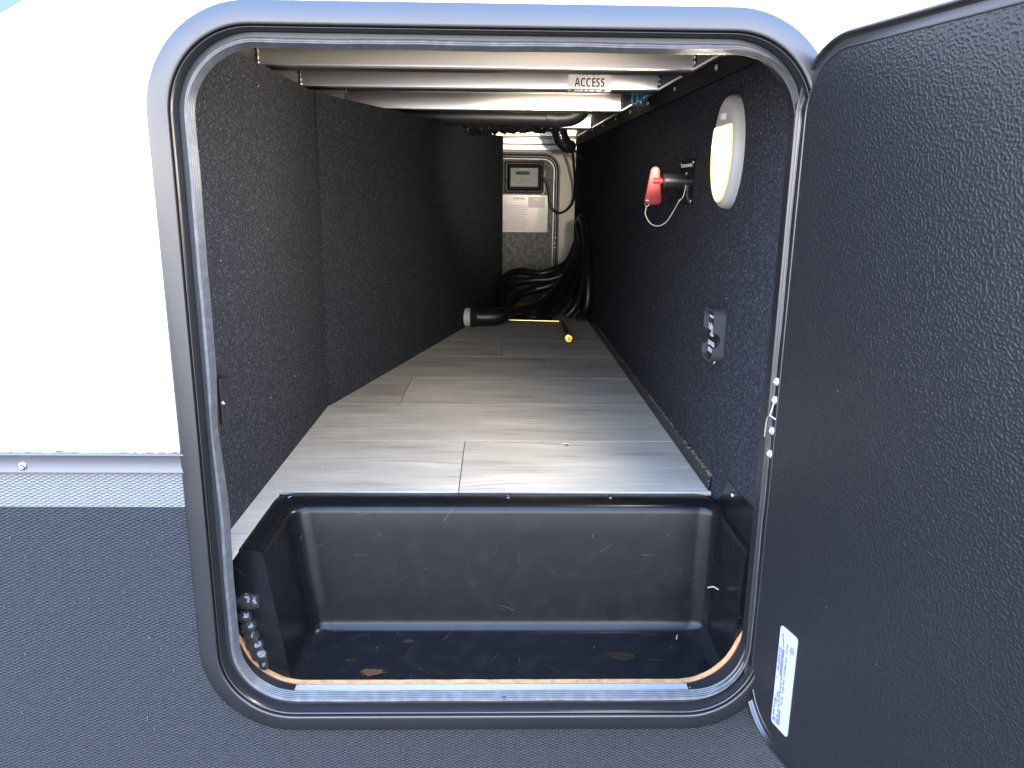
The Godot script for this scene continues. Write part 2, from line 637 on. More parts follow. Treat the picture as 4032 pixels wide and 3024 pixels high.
func trailer() -> void:
	var t := thing("travel_trailer", "white trailer side wall with silver diamond band and dark textured skirt", "trailer")
	var hole := rrect(FR[0] + 0.011, FR[1] - 0.011, FR[2] + 0.011, FR[3] - 0.011, FR[4] - 0.011, 12)
	var x0 := -3.2
	var x1 := 2.6
	var strips := [["upper_panel", 0.1325, 2.0, M.white, 0.0], ["textured_band", 0.0735, 0.1120, M.band, 0.0], ["lower_panel", -0.45, 0.0735, M.dark_wall, 0.0]]
	for s in strips:
		var rect := PackedVector2Array([Vector2(x0, s[1]), Vector2(x1, s[1]), Vector2(x1, s[2]), Vector2(x0, s[2])])
		var st := mb()
		for piece in clipped(rect, hole):
			prism(st, piece, Vector3(0, 0, ZW + s[4]), Vector3.RIGHT, Vector3.UP, Vector3(0, 0, -0.03))
		obj(s[0], st, s[3], t)
	# belt moulding: a shallow metal channel with a rounded top lip
	var rows := []
	for pr in [[0.1338, -0.002], [0.1336, 0.0035], [0.1322, 0.0042], [0.1314, 0.0030], [0.1305, 0.0022], [0.1215, 0.0016], [0.1145, 0.0028], [0.1132, 0.0034], [0.1120, 0.0026], [0.1112, -0.002]]:
		var row := PackedVector3Array()
		for xx in [x0, -1.4, FR[0] + 0.008]:
			row.append(Vector3(xx, pr[0], ZW + pr[1]))
		rows.append(row)
	var mst := mb()
	grid(mst, rows, false, 4)
	var bm := obj("belt_moulding", mst, M.trim, t)
	for xx in [-0.4967, -0.9, -1.3]:
		screw(Vector3(xx, 0.1195, ZW + 0.0016), Vector3(0, 0, 1), 0.0048, M.chrome, bm)
	# line of grime and caulk along the top of the moulding
	var gst := mb()
	for i in 70:
		var xx := rng.randf_range(-0.56, FR[0])
		box(gst, Vector3(xx, 0.1342 + rng.randf() * 0.0014 * rng.randf(), ZW + 0.0004), Vector3(rng.randf_range(0.001, 0.008), rng.randf_range(0.0006, 0.0016), 0.0008), 0.0002)
	var gl := obj("caulk_grime", gst, mat(Color(0.30, 0.29, 0.27), 0.9), t)
	gl.set_meta("kind", "stuff")
	# faint scuffs on the skirt
	var sst := mb()
	for i in 26:
		var sxx := rng.randf_range(-0.56, -0.36)
		var syy := rng.randf_range(-0.2, 0.06)
		box(sst, Vector3(sxx, syy, ZW + 0.0006), Vector3(rng.randf_range(0.0005, 0.0014), rng.randf_range(0.0008, 0.005), 0.0004), 0.0001, Basis(Vector3.BACK, rng.randf_range(-0.6, 0.6)))
	var sm := obj("scuff_marks", sst, mat(Color(0.085, 0.087, 0.092), 0.9), t)
	sm.set_meta("kind", "stuff")
	# a blue graphic stripe sweeping up the side
	var dst := mb()
	prism(dst, PackedVector2Array([Vector2(-1.25, 0.155), Vector2(-0.4576, 0.5528), Vector2(1.30, 1.44), Vector2(-0.45, 0.72)]), Vector3(0, 0, ZW + 0.0006), Vector3.RIGHT, Vector3.UP, Vector3(0, 0, -0.0005))
	obj("blue_stripe", dst, mat(Color(0.075, 0.125, 0.185), 0.35), t)
	# the rest of the body, which keeps the sun off this side
	for b in [["roof", Vector3(-0.3, 2.02, -1.07), Vector3(5.84, 0.04, 2.5), M.white], ["rear_wall", Vector3(-0.3, 0.775, -2.32), Vector3(5.8, 2.45, 0.03), M.white], ["end_wall", Vector3(-3.215, 0.775, -1.08), Vector3(0.03, 2.45, 2.44), M.white], ["end_wall", Vector3(2.615, 0.775, -1.08), Vector3(0.03, 2.45, 2.44), M.white], ["underside", Vector3(-0.3, -0.43, -1.1), Vector3(5.78, 0.03, 2.38), M.black]]:
		var st := mb()
		box(st, b[1], b[2], 0.004)
		obj(b[0], st, b[3], t)


func seal_bend(p: Vector2, _s: float) -> float:
	# the seal is squeezed a few millimetres outwards where it meets the strike plate
	if p.x < -0.30 and p.y > 0.0 and p.y < 0.3:
		return -0.0036 * exp(-pow((p.y - 0.155) / 0.04, 2.0)) * clampf((_s - 0.03) / 0.008, 0.0, 1.0) + 0.0012 * exp(-pow((p.y - 0.055) / 0.03, 2.0))
	# it sits further out along the hinge side
	return 0.0003 * sin(p.x * 41.0 + p.y * 37.0) + 0.00012 * sin(p.x * 120.0 - p.y * 97.0) - 0.0065 * smoothstep(0.21, 0.305, p.x) * clampf((_s - 0.030) / 0.006, 0.0, 1.0)


func ply_bend(p: Vector2, s: float) -> float:
	# the cut is a little wider than the seal along the sides, and ragged
	return -0.008 * smoothstep(-0.13, -0.09, p.y) + (0.0003 * sin(p.x * 160.0) * sin(p.x * 61.0 + p.y * 50.0) if s > 0.025 else 0.0)


func door_frame() -> void:
	var t := thing("baggage_door_frame", "rounded satin metal frame with ribbed rubber seal around the open bay", "door frame")
	var st := mb()
	ring(st, FR, ZW, [Vector2(0.0, -0.004), Vector2(0.0002, 0.0006), Vector2(0.0010, 0.0020), Vector2(0.0030, 0.0033), Vector2(0.0065, 0.0046), Vector2(0.0105, 0.0055), Vector2(0.0145, 0.0061), Vector2(0.0185, 0.0064), Vector2(0.0214, 0.0064), Vector2(0.0218, 0.0060)], true, 20)
	ring(st, FR, ZW, [Vector2(0.0218, 0.0060), Vector2(0.0222, 0.0022), Vector2(0.0226, 0.0016)], false, 20)
	ring(st, FR, ZW, [Vector2(0.0226, 0.0016), Vector2(0.0231, 0.0030), Vector2(0.0237, 0.0032), Vector2(0.0243, 0.0022), Vector2(0.0246, -0.004)], true, 20)
	obj("metal_flange", st, M.frame, t)
	st = mb()
	ring(st, FR, ZW, [Vector2(0.0246, 0.0), Vector2(0.0248, -0.0105), Vector2(0.0255, -0.0125), Vector2(0.033, -0.0125)], false, 20)
	obj("channel", st, M.channel, t)
	# rubber: a smooth bulb outside, five ribs on the way in
	st = mb()
	var pr := [Vector2(0.0302, -0.0127), Vector2(0.0304, -0.0095), Vector2(0.0312, -0.0072), Vector2(0.0326, -0.0058), Vector2(0.0338, -0.0060), Vector2(0.0344, -0.0068)]
	var ribs := 5
	var a := Vector2(0.0346, -0.0066)
	var b := Vector2(0.0383, -0.0180)
	var nrm := Vector2(b.y - a.y, a.x - b.x).normalized() * -1.0
	for i in ribs * 5 + 1:
		var f := float(i) / (ribs * 5)
		pr.append(a.lerp(b, f) + nrm * 0.0007 * absf(sin(f * ribs * PI)))
	pr.append(Vector2(0.0372, -0.0195))
	pr.append(Vector2(0.030, -0.020))
	ring(st, FR, ZW, pr, true, 20, seal_bend, 40)
	obj("rubber_seal", st, M.rubber, t)
	# where the seal's two ends meet
	st = mb()
	box(st, Vector3(0.0045, -0.1660, ZW - 0.0105), Vector3(0.0030, 0.0035, 0.0125), 0.0004, Basis(Vector3.RIGHT, -0.42))
	obj("seal_joint", st, M.channel, t)
	# plywood edge of the cut-out, black tape behind the seal, bare metal along the sill
	st = mb()
	ring(st, FR, 0.0, [Vector2(0.0200, 0.1252), Vector2(0.0283, 0.1252)], false, 20, ply_bend)
	obj("plywood_face", st, M.ply_face, t)
	st = mb()
	ring(st, FR, 0.0, [Vector2(0.0283, 0.1253), Vector2(0.0287, 0.1250), Vector2(0.0288, 0.1180), Vector2(0.0200, 0.1178)], false, 20, ply_bend)
	obj("plywood_edge", st, M.ply, t)
	st = mb()
	ring(st, FR, 0.0, [Vector2(0.0272, 0.1256), Vector2(0.0272, 0.1510)], false, 20)
	obj("black_tape", st, M.black, t)
	st = mb()
	box(st, Vector3(-0.006, -0.1743, 0.1395), Vector3(0.474, 0.005, 0.0275), 0.0006)
	obj("sill_strip", st, M.sill, t)


func ceil_y(z: float) -> float:
	return 0.572 - 0.0128 * z


func bay() -> void:
	# floor: vinyl planks, each its own piece
	var fl := struct("floor", "pale grey wood look plank floor of the storage bay")
	var st := mb()
	box(st, Vector3(-0.02, -0.0098, -1.12), Vector3(0.66, 0.018, 2.10), 0.001)
	box(st, Vector3(-0.325, -0.0137, 0.0255), Vector3(0.046, 0.018, 0.181), 0.001)
	obj("subfloor", st, M.sub, fl)
	var zb := func(i: int) -> float: return -0.0564 - 0.2251 * i
	var cuts := {0: [-0.0575], 1: [], 2: [-0.192], 3: [], 4: [0.0095], 5: [-0.21], 6: [0.12], 7: [-0.05], 8: []}
	var idx := 0
	for row in 9:
		var xs: Array = [-0.336] + cuts[row] + [0.2925]
		for k in xs.size() - 1:
			var xa: float = xs[k]
			var xb: float = xs[k + 1]
			var za: float = zb.call(row)
			var ze: float = maxf(zb.call(row + 1), -2.1)
			st = mb()
			box(st, Vector3((xa + xb) / 2, -0.002, (za + ze) / 2), Vector3(xb - xa - 0.0012, 0.005, za - ze - 0.0020), 0.0003, Basis(), Vector2(0.33 + fposmod(idx * 0.137, 0.53), 0.13 + fposmod(idx * 0.091, 0.33)))
			obj("plank", st, M.wood_b if idx in [3, 5, 8] else M.wood, fl)
			idx += 1
	st = mb()
	box(st, Vector3(-0.3185, -0.002, 0.033), Vector3(0.0345, 0.005, 0.177), 0.0005, Basis(), Vector2(0.9, 0.31))
	box(st, Vector3(-0.3070, -0.0022, 0.1305), Vector3(0.0110, 0.0046, 0.016), 0.0003, Basis(), Vector2(0.9, 0.31))
	obj("plank", st, M.wood, fl)

	# right-hand carpeted wall
	var rw := struct("right_wall", "charcoal carpeted wall on the lamp side of the bay")
	st = mb()
	prism(st, PackedVector2Array([Vector2(-2.1, -0.2), Vector2(0.128, -0.2), Vector2(0.128, 0.5705), Vector2(-2.1, 0.599)]), Vector3(0.2925, 0, 0), Vector3(0, 0, 1), Vector3.UP, Vector3(0.02, 0, 0))
	obj("carpet_panel", st, M.carpet, rw)
	# left-hand wall: a straight panel, then one that slants into the bay
	var lw := struct("left_wall", "charcoal carpeted wall opposite the lamp")
	st = mb()
	prism(st, PackedVector2Array([Vector2(-0.515, -0.02), Vector2(0.128, -0.02), Vector2(0.128, 0.564), Vector2(-0.515, 0.567)]), Vector3(-0.327, 0, 0), Vector3(0, 0, 1), Vector3.UP, Vector3(-0.02, 0, 0))
	obj("carpet_panel", st, M.carpet, lw)
	var d := Vector3(0.338, 0, -1.355)
	var ln := d.length()
	d = d.normalized()
	var w := Vector3(0, 1, 0).cross(d) * 0.02
	st = mb()
	prism(st, PackedVector2Array([Vector2(0, 0.0005), Vector2(ln, 0.0005), Vector2(ln, 0.581), Vector2(ln * 0.995, 0.586), Vector2(0, 0.567)]), Vector3(-0.3235, 0, -0.495), d, Vector3.UP, w)
	obj("slanted_carpet_panel", st, M.carpet, lw)
	st = mb()
	prism(st, PackedVector2Array([Vector2(-0.35, 0.0), Vector2(0.0, 0.0), Vector2(0.0, 0.585), Vector2(-0.35, 0.585)]), Vector3(0.0145, 0, -1.85), Vector3(1, 0, 0), Vector3.UP, Vector3(0, 0, -0.02))
	obj("end_carpet_panel", st, M.carpet, lw)
	var seam_mat := mat(Color(0.16, 0.145, 0.125), 0.95)
	seam_mat.albedo_texture = noise_tex(0.05, 256, [[0.35, grey(0.12)], [0.65, grey(1.0)]], 77)
	tri_uv(seam_mat, 9.0)
	# rolled fuzzy seam where the two panels meet
	st = mb()
	var p := PackedVector3Array()
	for i in 40:
		var y := 0.002 + 0.560 * i / 39.0
		p.append(Vector3(-0.3262 + 0.0008 * sin(i * 1.9), y, -0.500 + 0.0012 * sin(i * 0.7)))
	tube(st, p, 0.0028, 8)
	obj("panel_seam", st, seam_mat, lw)

	st = mb()
	for i in 18:
		var sz := rng.randf_range(0.0004, 0.0010)
		var zz := rng.randf_range(-1.2, 0.10)
		var yy := rng.randf_range(0.02, 0.54)
		if i % 2 == 0:
			box(st, Vector3(0.2922, yy, zz), Vector3(0.0006, sz * rng.randf_range(0.7, 2.0), sz), 0.0001, Basis(Vector3.RIGHT, rng.randf() * 3.0))
		else:
			box(st, Vector3(-0.3267, yy, rng.randf_range(-0.5, 0.10)), Vector3(0.0006, sz * rng.randf_range(0.7, 2.0), sz), 0.0001, Basis(Vector3.RIGHT, rng.randf() * 3.0))
	var lint := obj("lint", st, M.crumb, self)
	lint.set_meta("kind", "stuff")
	lint.set_meta("label", "pale lint specks caught in the charcoal wall carpet")

	# slim trims along the right-hand wall
	var ft := thing("floor_edge_trim", "dusty black angle trim between plank floor and carpeted wall", "trim")
	st = mb()
	prism(st, PackedVector2Array([Vector2(0.2885, 0.0008), Vector2(0.2925, 0.0008), Vector2(0.2925, 0.0225), Vector2(0.2912, 0.0225), Vector2(0.2900, 0.0070)]), Vector3(0, 0, -0.062), Vector3.RIGHT, Vector3.UP, Vector3(0, 0, -2.03))
	obj("strip", st, M.tray, ft)
	for z in [-0.0697, -0.33, -0.62, -0.93, -1.25]:
		screw(Vector3(0.2902, 0.012, z), Vector3(-1, 0.3, 0), 0.0032, M.black_gloss, ft)
	st = mb()
	for i in 260:
		var z := -0.062 - 1.2 * pow(rng.randf(), 2.6)
		var s := rng.randf_range(0.0006, 0.0022) * (1.6 if rng.randf() < 0.08 else 1.0)
		box(st, Vector3(0.2905 + rng.randf_range(-0.002, 0.0012), 0.0225 + rng.randf() * 0.004 * exp((z + 0.06) * 4.0), z), Vector3(s, s * 0.5, s * rng.randf_range(0.6, 2.5)), 0.0002, Basis(Vector3.UP, rng.randf() * 3.0))
	var fz := obj("dust_fluff", st, M.dust, ft)
	fz.set_meta("kind", "stuff")

	var tt := thing("ceiling_edge_trim", "black flat trim screwed along the top of the carpeted wall", "trim")
	st = mb()
	prism(st, PackedVector2Array([Vector2(-2.09, 0.5735), Vector2(0.127, 0.5465), Vector2(0.127, 0.5725), Vector2(-2.09, 0.6010)]), Vector3(0.2885, 0, 0), Vector3(0, 0, 1), Vector3.UP, Vector3(0.0035, 0, 0))
	obj("strip", st, mat(Color(0.006, 0.006, 0.007), 0.7, 0.0, 0.25), tt)
	for s in [[-0.1695, 0.5625], [-0.42, 0.566], [-0.656, 0.569], [-0.861, 0.572], [-1.08, 0.576], [-1.315, 0.580], [-1.563, 0.585], [-1.8, 0.589]]:
		screw(Vector3(0.2884, s[1] + 0.004, s[0]), Vector3(-1, 0, 0), 0.0042, M.pale_metal, tt)
	st = mb()
	prism(st, PackedVector2Array([Vector2(-2.09, 0.6012), Vector2(0.127, 0.5727), Vector2(0.127, 0.5765), Vector2(-2.09, 0.6035)]), Vector3(0.2825, 0, 0), Vector3(0, 0, 1), Vector3.UP, Vector3(0.03, 0, 0))
	obj("metal_lip", st, M.pale_metal, tt)


func ceiling() -> void:
	var deck := struct("ceiling")
	var st := mb()
	prism(st, PackedVector2Array([Vector2(-2.1, 0.672), Vector2(0.138, 0.644), Vector2(0.138, 0.664), Vector2(-2.1, 0.692)]), Vector3(-0.9, 0, 0), Vector3(0, 0, 1), Vector3.UP, Vector3(1.8, 0, 0))
	obj("deck", st, M.black, deck)
	var zs := [-0.2833, -0.5396, -0.974, -1.573, -2.02]
	var words := ["nearest aluminium ceiling beam, right behind the top of the frame", "second aluminium ceiling beam, the one carrying the printed label", "third aluminium ceiling beam, just in front of the black pipe", "fourth aluminium ceiling beam, behind the black pipe", "farthest aluminium ceiling beam, above the small beige end wall"]
	for i in zs.size():
		var y0: float = ceil_y(zs[i]) + 0.0006
		var t := thing("ceiling_beam", words[i], "ceiling beam", Vector3(0, 0, zs[i]), "aluminium beams under the ceiling")
		for seg in [["tube", -0.3585, 0.2850], ["end_tube", -0.62, -0.3595], ["end_tube", 0.2860, 0.46]]:
			var prof := rrect(-0.040, 0.0, y0, y0 + 0.068, 0.0045, 4)      # (z, y)
			var rows := []
			for e in [seg[1], seg[2]]:
				var row := PackedVector3Array()
				for q in prof:
					row.append(Vector3(e, q.y, q.x))
				rows.append(row)
			st = mb()
			grid(st, rows, true, 5)
			var o := obj(seg[0], st, M.alu, t)
			if i == 2 and seg[0] == "tube":
				st = mb()
				box(st, Vector3(-0.04, y0 + 0.0485, 0.0012), Vector3(0.636, 0.018, 0.0024), 0.0008)
				obj("raised_strip", st, M.alu, o)
		for wx in [-0.359, 0.2855]:
			st = mb()
			var path := PackedVector3Array()
			for k in 26:
				path.append(Vector3(wx + 0.0006 * sin(k * 2.1), y0 + 0.003 + 0.064 * k / 25.0, 0.0004))
			tube(st, path, 0.0034, 8, true, func(f: float) -> float: return 0.72 + 0.42 * absf(sin(f * 26.0)) * (0.5 + 0.5 * sin(f * 9.0)))
			obj("weld", st, M.weld, t)
		if i == 1:
			access_label(t, y0)
	# black drain pipe with a coupling and an elbow, between the third and fourth beam
	var pz := -1.22
	var py := 0.594
	var t2 := thing("drain_pipe", "black plastic drain pipe running across under the ceiling", "pipe", Vector3(0, py, pz))
	st = mb()
	tube(st, PackedVector3Array([Vector3(-0.62, 0, 0), Vector3(0.0, 0, 0), Vector3(0.135, 0, 0)]), 0.0235, 24)
	obj("pipe", st, M.black, t2)
	st = mb()
	lathe(st, [Vector2(0.0236, -0.0005), Vector2(0.0268, 0.0005), Vector2(0.0268, 0.031), Vector2(0.0236, 0.032)], Vector3(0.123, 0, 0), Vector3.RIGHT, 24, true)
	obj("coupling", st, M.black, t2)
	st = mb()
	tube(st, smooth_path([Vector3(0.15, 0, 0), Vector3(0.178, 0.001, 0), Vector3(0.203, 0.010, 0), Vector3(0.219, 0.030, 0), Vector3(0.224, 0.062, 0)], 5), 0.0245, 24)
	obj("elbow", st, M.black, t2)
	# crumpled black plastic wrap above the slanted panel
	var cz := -1.42
	var t3 := thing("crumpled_plastic", "crumpled shiny black plastic wrap tucked below the drain pipe", "plastic wrap", Vector3(0, 0, cz))
	st = mb()
	var nz := FastNoiseLite.new()
	nz.seed = 5
	nz.frequency = 40.0
	var rows2 := []
	for i in 90:
		var row := PackedVector3Array()
		var f := i / 89.0
		var x := -0.15 + 0.33 * f
		for k in 14:
			var a := TAU * k / 14.0
			var rr := (0.020 * (1.0 - 0.7 * f) + 0.007) * (1.0 + 0.55 * nz.get_noise_2d(x, a * 0.02))
			row.append(Vector3(x, 0.587 + sin(a) * rr + 0.003 * nz.get_noise_2d(x * 2.0, 9.0), cos(a) * rr))
		rows2.append(row)
	grid(st, rows2, true, -1)
	obj("wrap", st, M.black_gloss, t3)
	# flexible corrugated hose dropping from the pipe
	var t4 := thing("corrugated_hose", "short shiny black corrugated hose hanging beside the far wall", "hose")
	st = mb()
	var hp := smooth_path([Vector3(0.186, 0.612, -1.60), Vector3(0.190, 0.590, -1.62), Vector3(0.201, 0.566, -1.65), Vector3(0.219, 0.5505, -1.68), Vector3(0.236, 0.5475, -1.71)], 22)
	tube(st, hp, 0.0245, 18, true, func(f: float) -> float: return (1.0 - 0.22 * f) * (1.0 + 0.11 * sin(f * 13.0 * TAU)))
	obj("ribbed_sleeve", st, M.black_gloss, t4)
	# bundle of blue wires over the second beam
	var t5 := thing("blue_wire_bundle", "bundle of blue wires hanging below the ceiling beams by the wall", "wires")
	for i in 6:
		st = mb()
		var ox := 0.2575 + 0.0045 * i
		tube(st, smooth_path([Vector3(ox - 0.004, 0.625, -0.66 - 0.004 * i), Vector3(ox - 0.002, 0.597, -0.652), Vector3(ox - 0.003 - 0.003 * (i % 2), 0.574 - 0.002 * (i % 3), -0.648), Vector3(ox + 0.004, 0.569 + 0.003 * (i % 2), -0.655), Vector3(ox + 0.009, 0.598, -0.67), Vector3(ox + 0.010, 0.628, -0.69)], 6), 0.0017, 6)
		obj("wire", st, mat(Color(0.015, 0.075, 0.14), 0.4), t5)


func access_label(t: Node3D, y0: float) -> void:
	var st := mb()
	var lx := 0.1594
	var w := 0.0385
	# the label lies on the beam's face and wraps round its lower corner
	var bend := func(x: float, y: float, lift: float) -> Vector3:
		var r := 0.0045
		var s := y - (y0 + r)
		if s >= 0.0:
			return Vector3(x, y, lift)
		var a := minf(-s / r, PI / 2)
		var rest := maxf(-s - r * PI / 2, 0.0)
		return Vector3(x, y0 + r - sin(a) * (r + lift), -r + cos(a) * (r + lift) - rest)
	var rows := []
	for k in 15:
		var y := lerpf(y0 + 0.0455, y0 - 0.018, k / 14.0)
		rows.append(PackedVector3Array([bend.call(lx - w, y, 0.0005), bend.call(lx + w, y, 0.0005)]))
	grid(st, rows, false, 6)
	var o := obj("access_label", st, mat(Color(0.70, 0.66, 0.66), 0.45), t)
	for e in [["ROOF", y0 + 0.0262], ["ACCESS", y0 + 0.0068], ["CHANNEL", y0 - 0.0126]]:
		var tx := text("lettering", e[0], 0.0152, Vector3.ZERO, Basis(), M.ink, o, "Droid Sans", true, 0.74)
		var arr := (tx.mesh as TextMesh).get_mesh_arrays()
		var v: PackedVector3Array = arr[Mesh.ARRAY_VERTEX]
		var h0 := 0.0
		var h1 := 0.0
		for q in v:
			h0 = minf(h0, q.y)
			h1 = maxf(h1, q.y)
		for i in v.size():
			var k := 0.0152 / (h1 - h0)
			v[i] = bend.call(lx + v[i].x * k * 0.74, e[1] + (v[i].y - h0) * k, 0.0008 + v[i].z * 0.3)
		arr[Mesh.ARRAY_VERTEX] = v
		arr[Mesh.ARRAY_NORMAL] = null
		arr[Mesh.ARRAY_TANGENT] = null
		var am := ArrayMesh.new()
		am.add_surface_from_arrays(Mesh.PRIMITIVE_TRIANGLES, arr)
		tx.mesh = am
		tx.transform = Transform3D()


func storage_door() -> void:
	# local axes: x along the door from its hinge edge, y up, z towards whoever stands at the opening
	var t := thing("storage_door", "open black pebbled storage door hinged at the frame's edge", "storage door", Vector3(0.282, 0, ZW))
	t.rotation.y = -deg_to_rad(75.4)
	var D := [-0.0125, 0.585, -0.190, 0.5402, 0.068]
	var st := mb()
	ring(st, D, 0.0, [Vector2(0.0, -0.026), Vector2(0.0, -0.002), Vector2(0.0008, -0.0004), Vector2(0.0022, 0.0), Vector2(0.0036, -0.0004), Vector2(0.0042, -0.0022)], true, 18)
	obj("edge_lip", st, M.frame, t)
	st = mb()
	ring(st, D, 0.0, [Vector2(0.0042, -0.0022), Vector2(0.0046, -0.0042), Vector2(0.0062, -0.0046), Vector2(0.0128, -0.0042)], true, 18)
	obj("rim", st, M.rim_metal, t)
	st = mb()
	ring(st, D, 0.0, [Vector2(0.0128, -0.0046), Vector2(0.0130, -0.0030), Vector2(0.0138, -0.0024), Vector2(0.0146, -0.0030), Vector2(0.0148, -0.0040)], true, 18)
	obj("panel_bead", st, M.frame, t)
	st = mb()
	prism(st, rrect(D[0] + 0.0140, D[1] - 0.0140, D[2] + 0.0140, D[3] - 0.0140, 0.054, 14), Vector3(0, 0, -0.0034), Vector3.RIGHT, Vector3.UP, Vector3(0, 0, -0.018))
	obj("inner_panel", st, M.pebble, t)
	st = mb()
	prism(st, rrect(D[0] + 0.0004, D[1] - 0.0004, D[2] + 0.0004, D[3] - 0.0004, 0.0676, 14), Vector3(0, 0, -0.0225), Vector3.RIGHT, Vector3.UP, Vector3(0, 0, -0.004))
	obj("outer_skin", st, M.white, t)
	for y in [0.2122, 0.1926, 0.1590, 0.1334]:
		st = mb()
		lathe(st, [Vector2(0.0044, 0.0), Vector2(0.0044, 0.0012), Vector2(0.0036, 0.0026), Vector2(0.0018, 0.0034), Vector2(0.0016, 0.0026), Vector2(0, 0.0024)], Vector3(-0.0040, y, -0.0045), Vector3(0, 0, 1), 14)
		obj("rivet", st, mat(Color(0.66, 0.66, 0.67), 0.35, 0.6), t)
	# bent wire clip between the rivets
	st = mb()
	tube(st, smooth_path([Vector3(-0.0032, 0.190, -0.002), Vector3(-0.0035, 0.1775, 0.0010), Vector3(-0.0062, 0.1735, 0.0020), Vector3(-0.0072, 0.1640, 0.0024), Vector3(-0.0078, 0.1520, 0.0024)], 5), 0.0009, 8)
	tube(st, PackedVector3Array([Vector3(-0.0038, 0.1760, 0.0006), Vector3(0.0030, 0.1735, -0.0020)]), 0.0009, 8)
	obj("wire_clip", st, M.pale_metal, t)
	# sticker near the bottom corner: seen edge-on print running upwards
	st = mb()
	prism(st, rrect(0.0445, 0.0735, -0.158, -0.040, 0.004, 6), Vector3(0, 0, -0.0026), Vector3.RIGHT, Vector3.UP, Vector3(0, 0, -0.0006))
	var lb := tag(obj("sticker", st, M.paper_white, t), "white printed sticker") as Node3D
	var up := Basis(Vector3(0, 1, 0), Vector3(-1, 0, 0), Vector3(0, 0, 1))
	var lines := [[0.0480, -0.154, "EMD ROUND FLATLINE 1", 0.0021], [0.0480, -0.102, "H", 0.0024], [0.0480, -0.093, "RPO-0000301970", 0.0030], [0.0512, -0.154, "CHI1", 0.0021], [0.0514, -0.130, "071-C97B", 0.0024], [0.0546, -0.154, "BLMS-RDX-24P-30S-CH-LKR-BB5-AB-NLD-BLK-T", 0.0022], [0.0580, -0.154, "V000020949", 0.0028], [0.0590, -0.128, "Org Qty: 10", 0.0022], [0.0590, -0.110, "MFG Date: 12/16/20", 0.0022], [0.0590, -0.083, "Due Date: 12/17/20", 0.0022]]
	for l in lines:
		text("print", l[2], l[3], Vector3(l[0], l[1], -0.0024), up, M.blue_ink, lb, "Droid Sans Mono", false, 0.8, HORIZONTAL_ALIGNMENT_LEFT)
	st = mb()
	var yy := -0.096
	while yy < -0.064:
		var ww := rng.randf_range(0.0003, 0.0011)
		box(st, Vector3(0.0528, yy, -0.0024), Vector3(0.0042, ww, 0.0003), 0.0)
		yy += ww + rng.randf_range(0.0004, 0.0010)
	obj("barcode", st, M.blue_ink, lb)
	st = mb()
	var cp := PackedVector3Array()
	for k in 25:
		cp.append(Vector3(0.0668 + 0.0034 * cos(TAU * k / 24), -0.0585 + 0.0036 * sin(TAU * k / 24), -0.0023))
	tube(st, cp, 0.0003, 5)
	obj("round_mark", st, M.blue_ink, lb)
	text("print", "LP", 0.0030, Vector3(0.0668, -0.0585, -0.0024), up, M.blue_ink, lb, "Droid Sans", true, 0.8)
	st = mb()
	tube(st, smooth_path([Vector3(0.0495, -0.0475, -0.0023), Vector3(0.0510, -0.053, -0.0023), Vector3(0.0530, -0.062, -0.0023)], 6), 0.0006, 5)
	obj("pen_stroke", st, M.blue_ink, lb)
	# pale specks of dirt stuck to the panel
	st = mb()
	for i in 34:
		var s := rng.randf_range(0.0003, 0.0008)
		box(st, Vector3(rng.randf_range(0.01, 0.40), rng.randf_range(-0.17, 0.50), -0.0030), Vector3(s, s * rng.randf_range(0.7, 1.8), 0.0005), 0.0001, Basis(Vector3.BACK, rng.randf() * 3.0))
	var sp := obj("dirt_specks", st, mat(Color(0.16, 0.16, 0.155), 0.9), t)
	sp.set_meta("kind", "stuff")


func rect_row(r: Array, y: float, rad: float) -> PackedVector3Array:
	var row := PackedVector3Array()
	for q in rrect(r[0], r[1], r[2], r[3], rad, 9):
		row.append(Vector3(q.x, y, q.y))
	return row


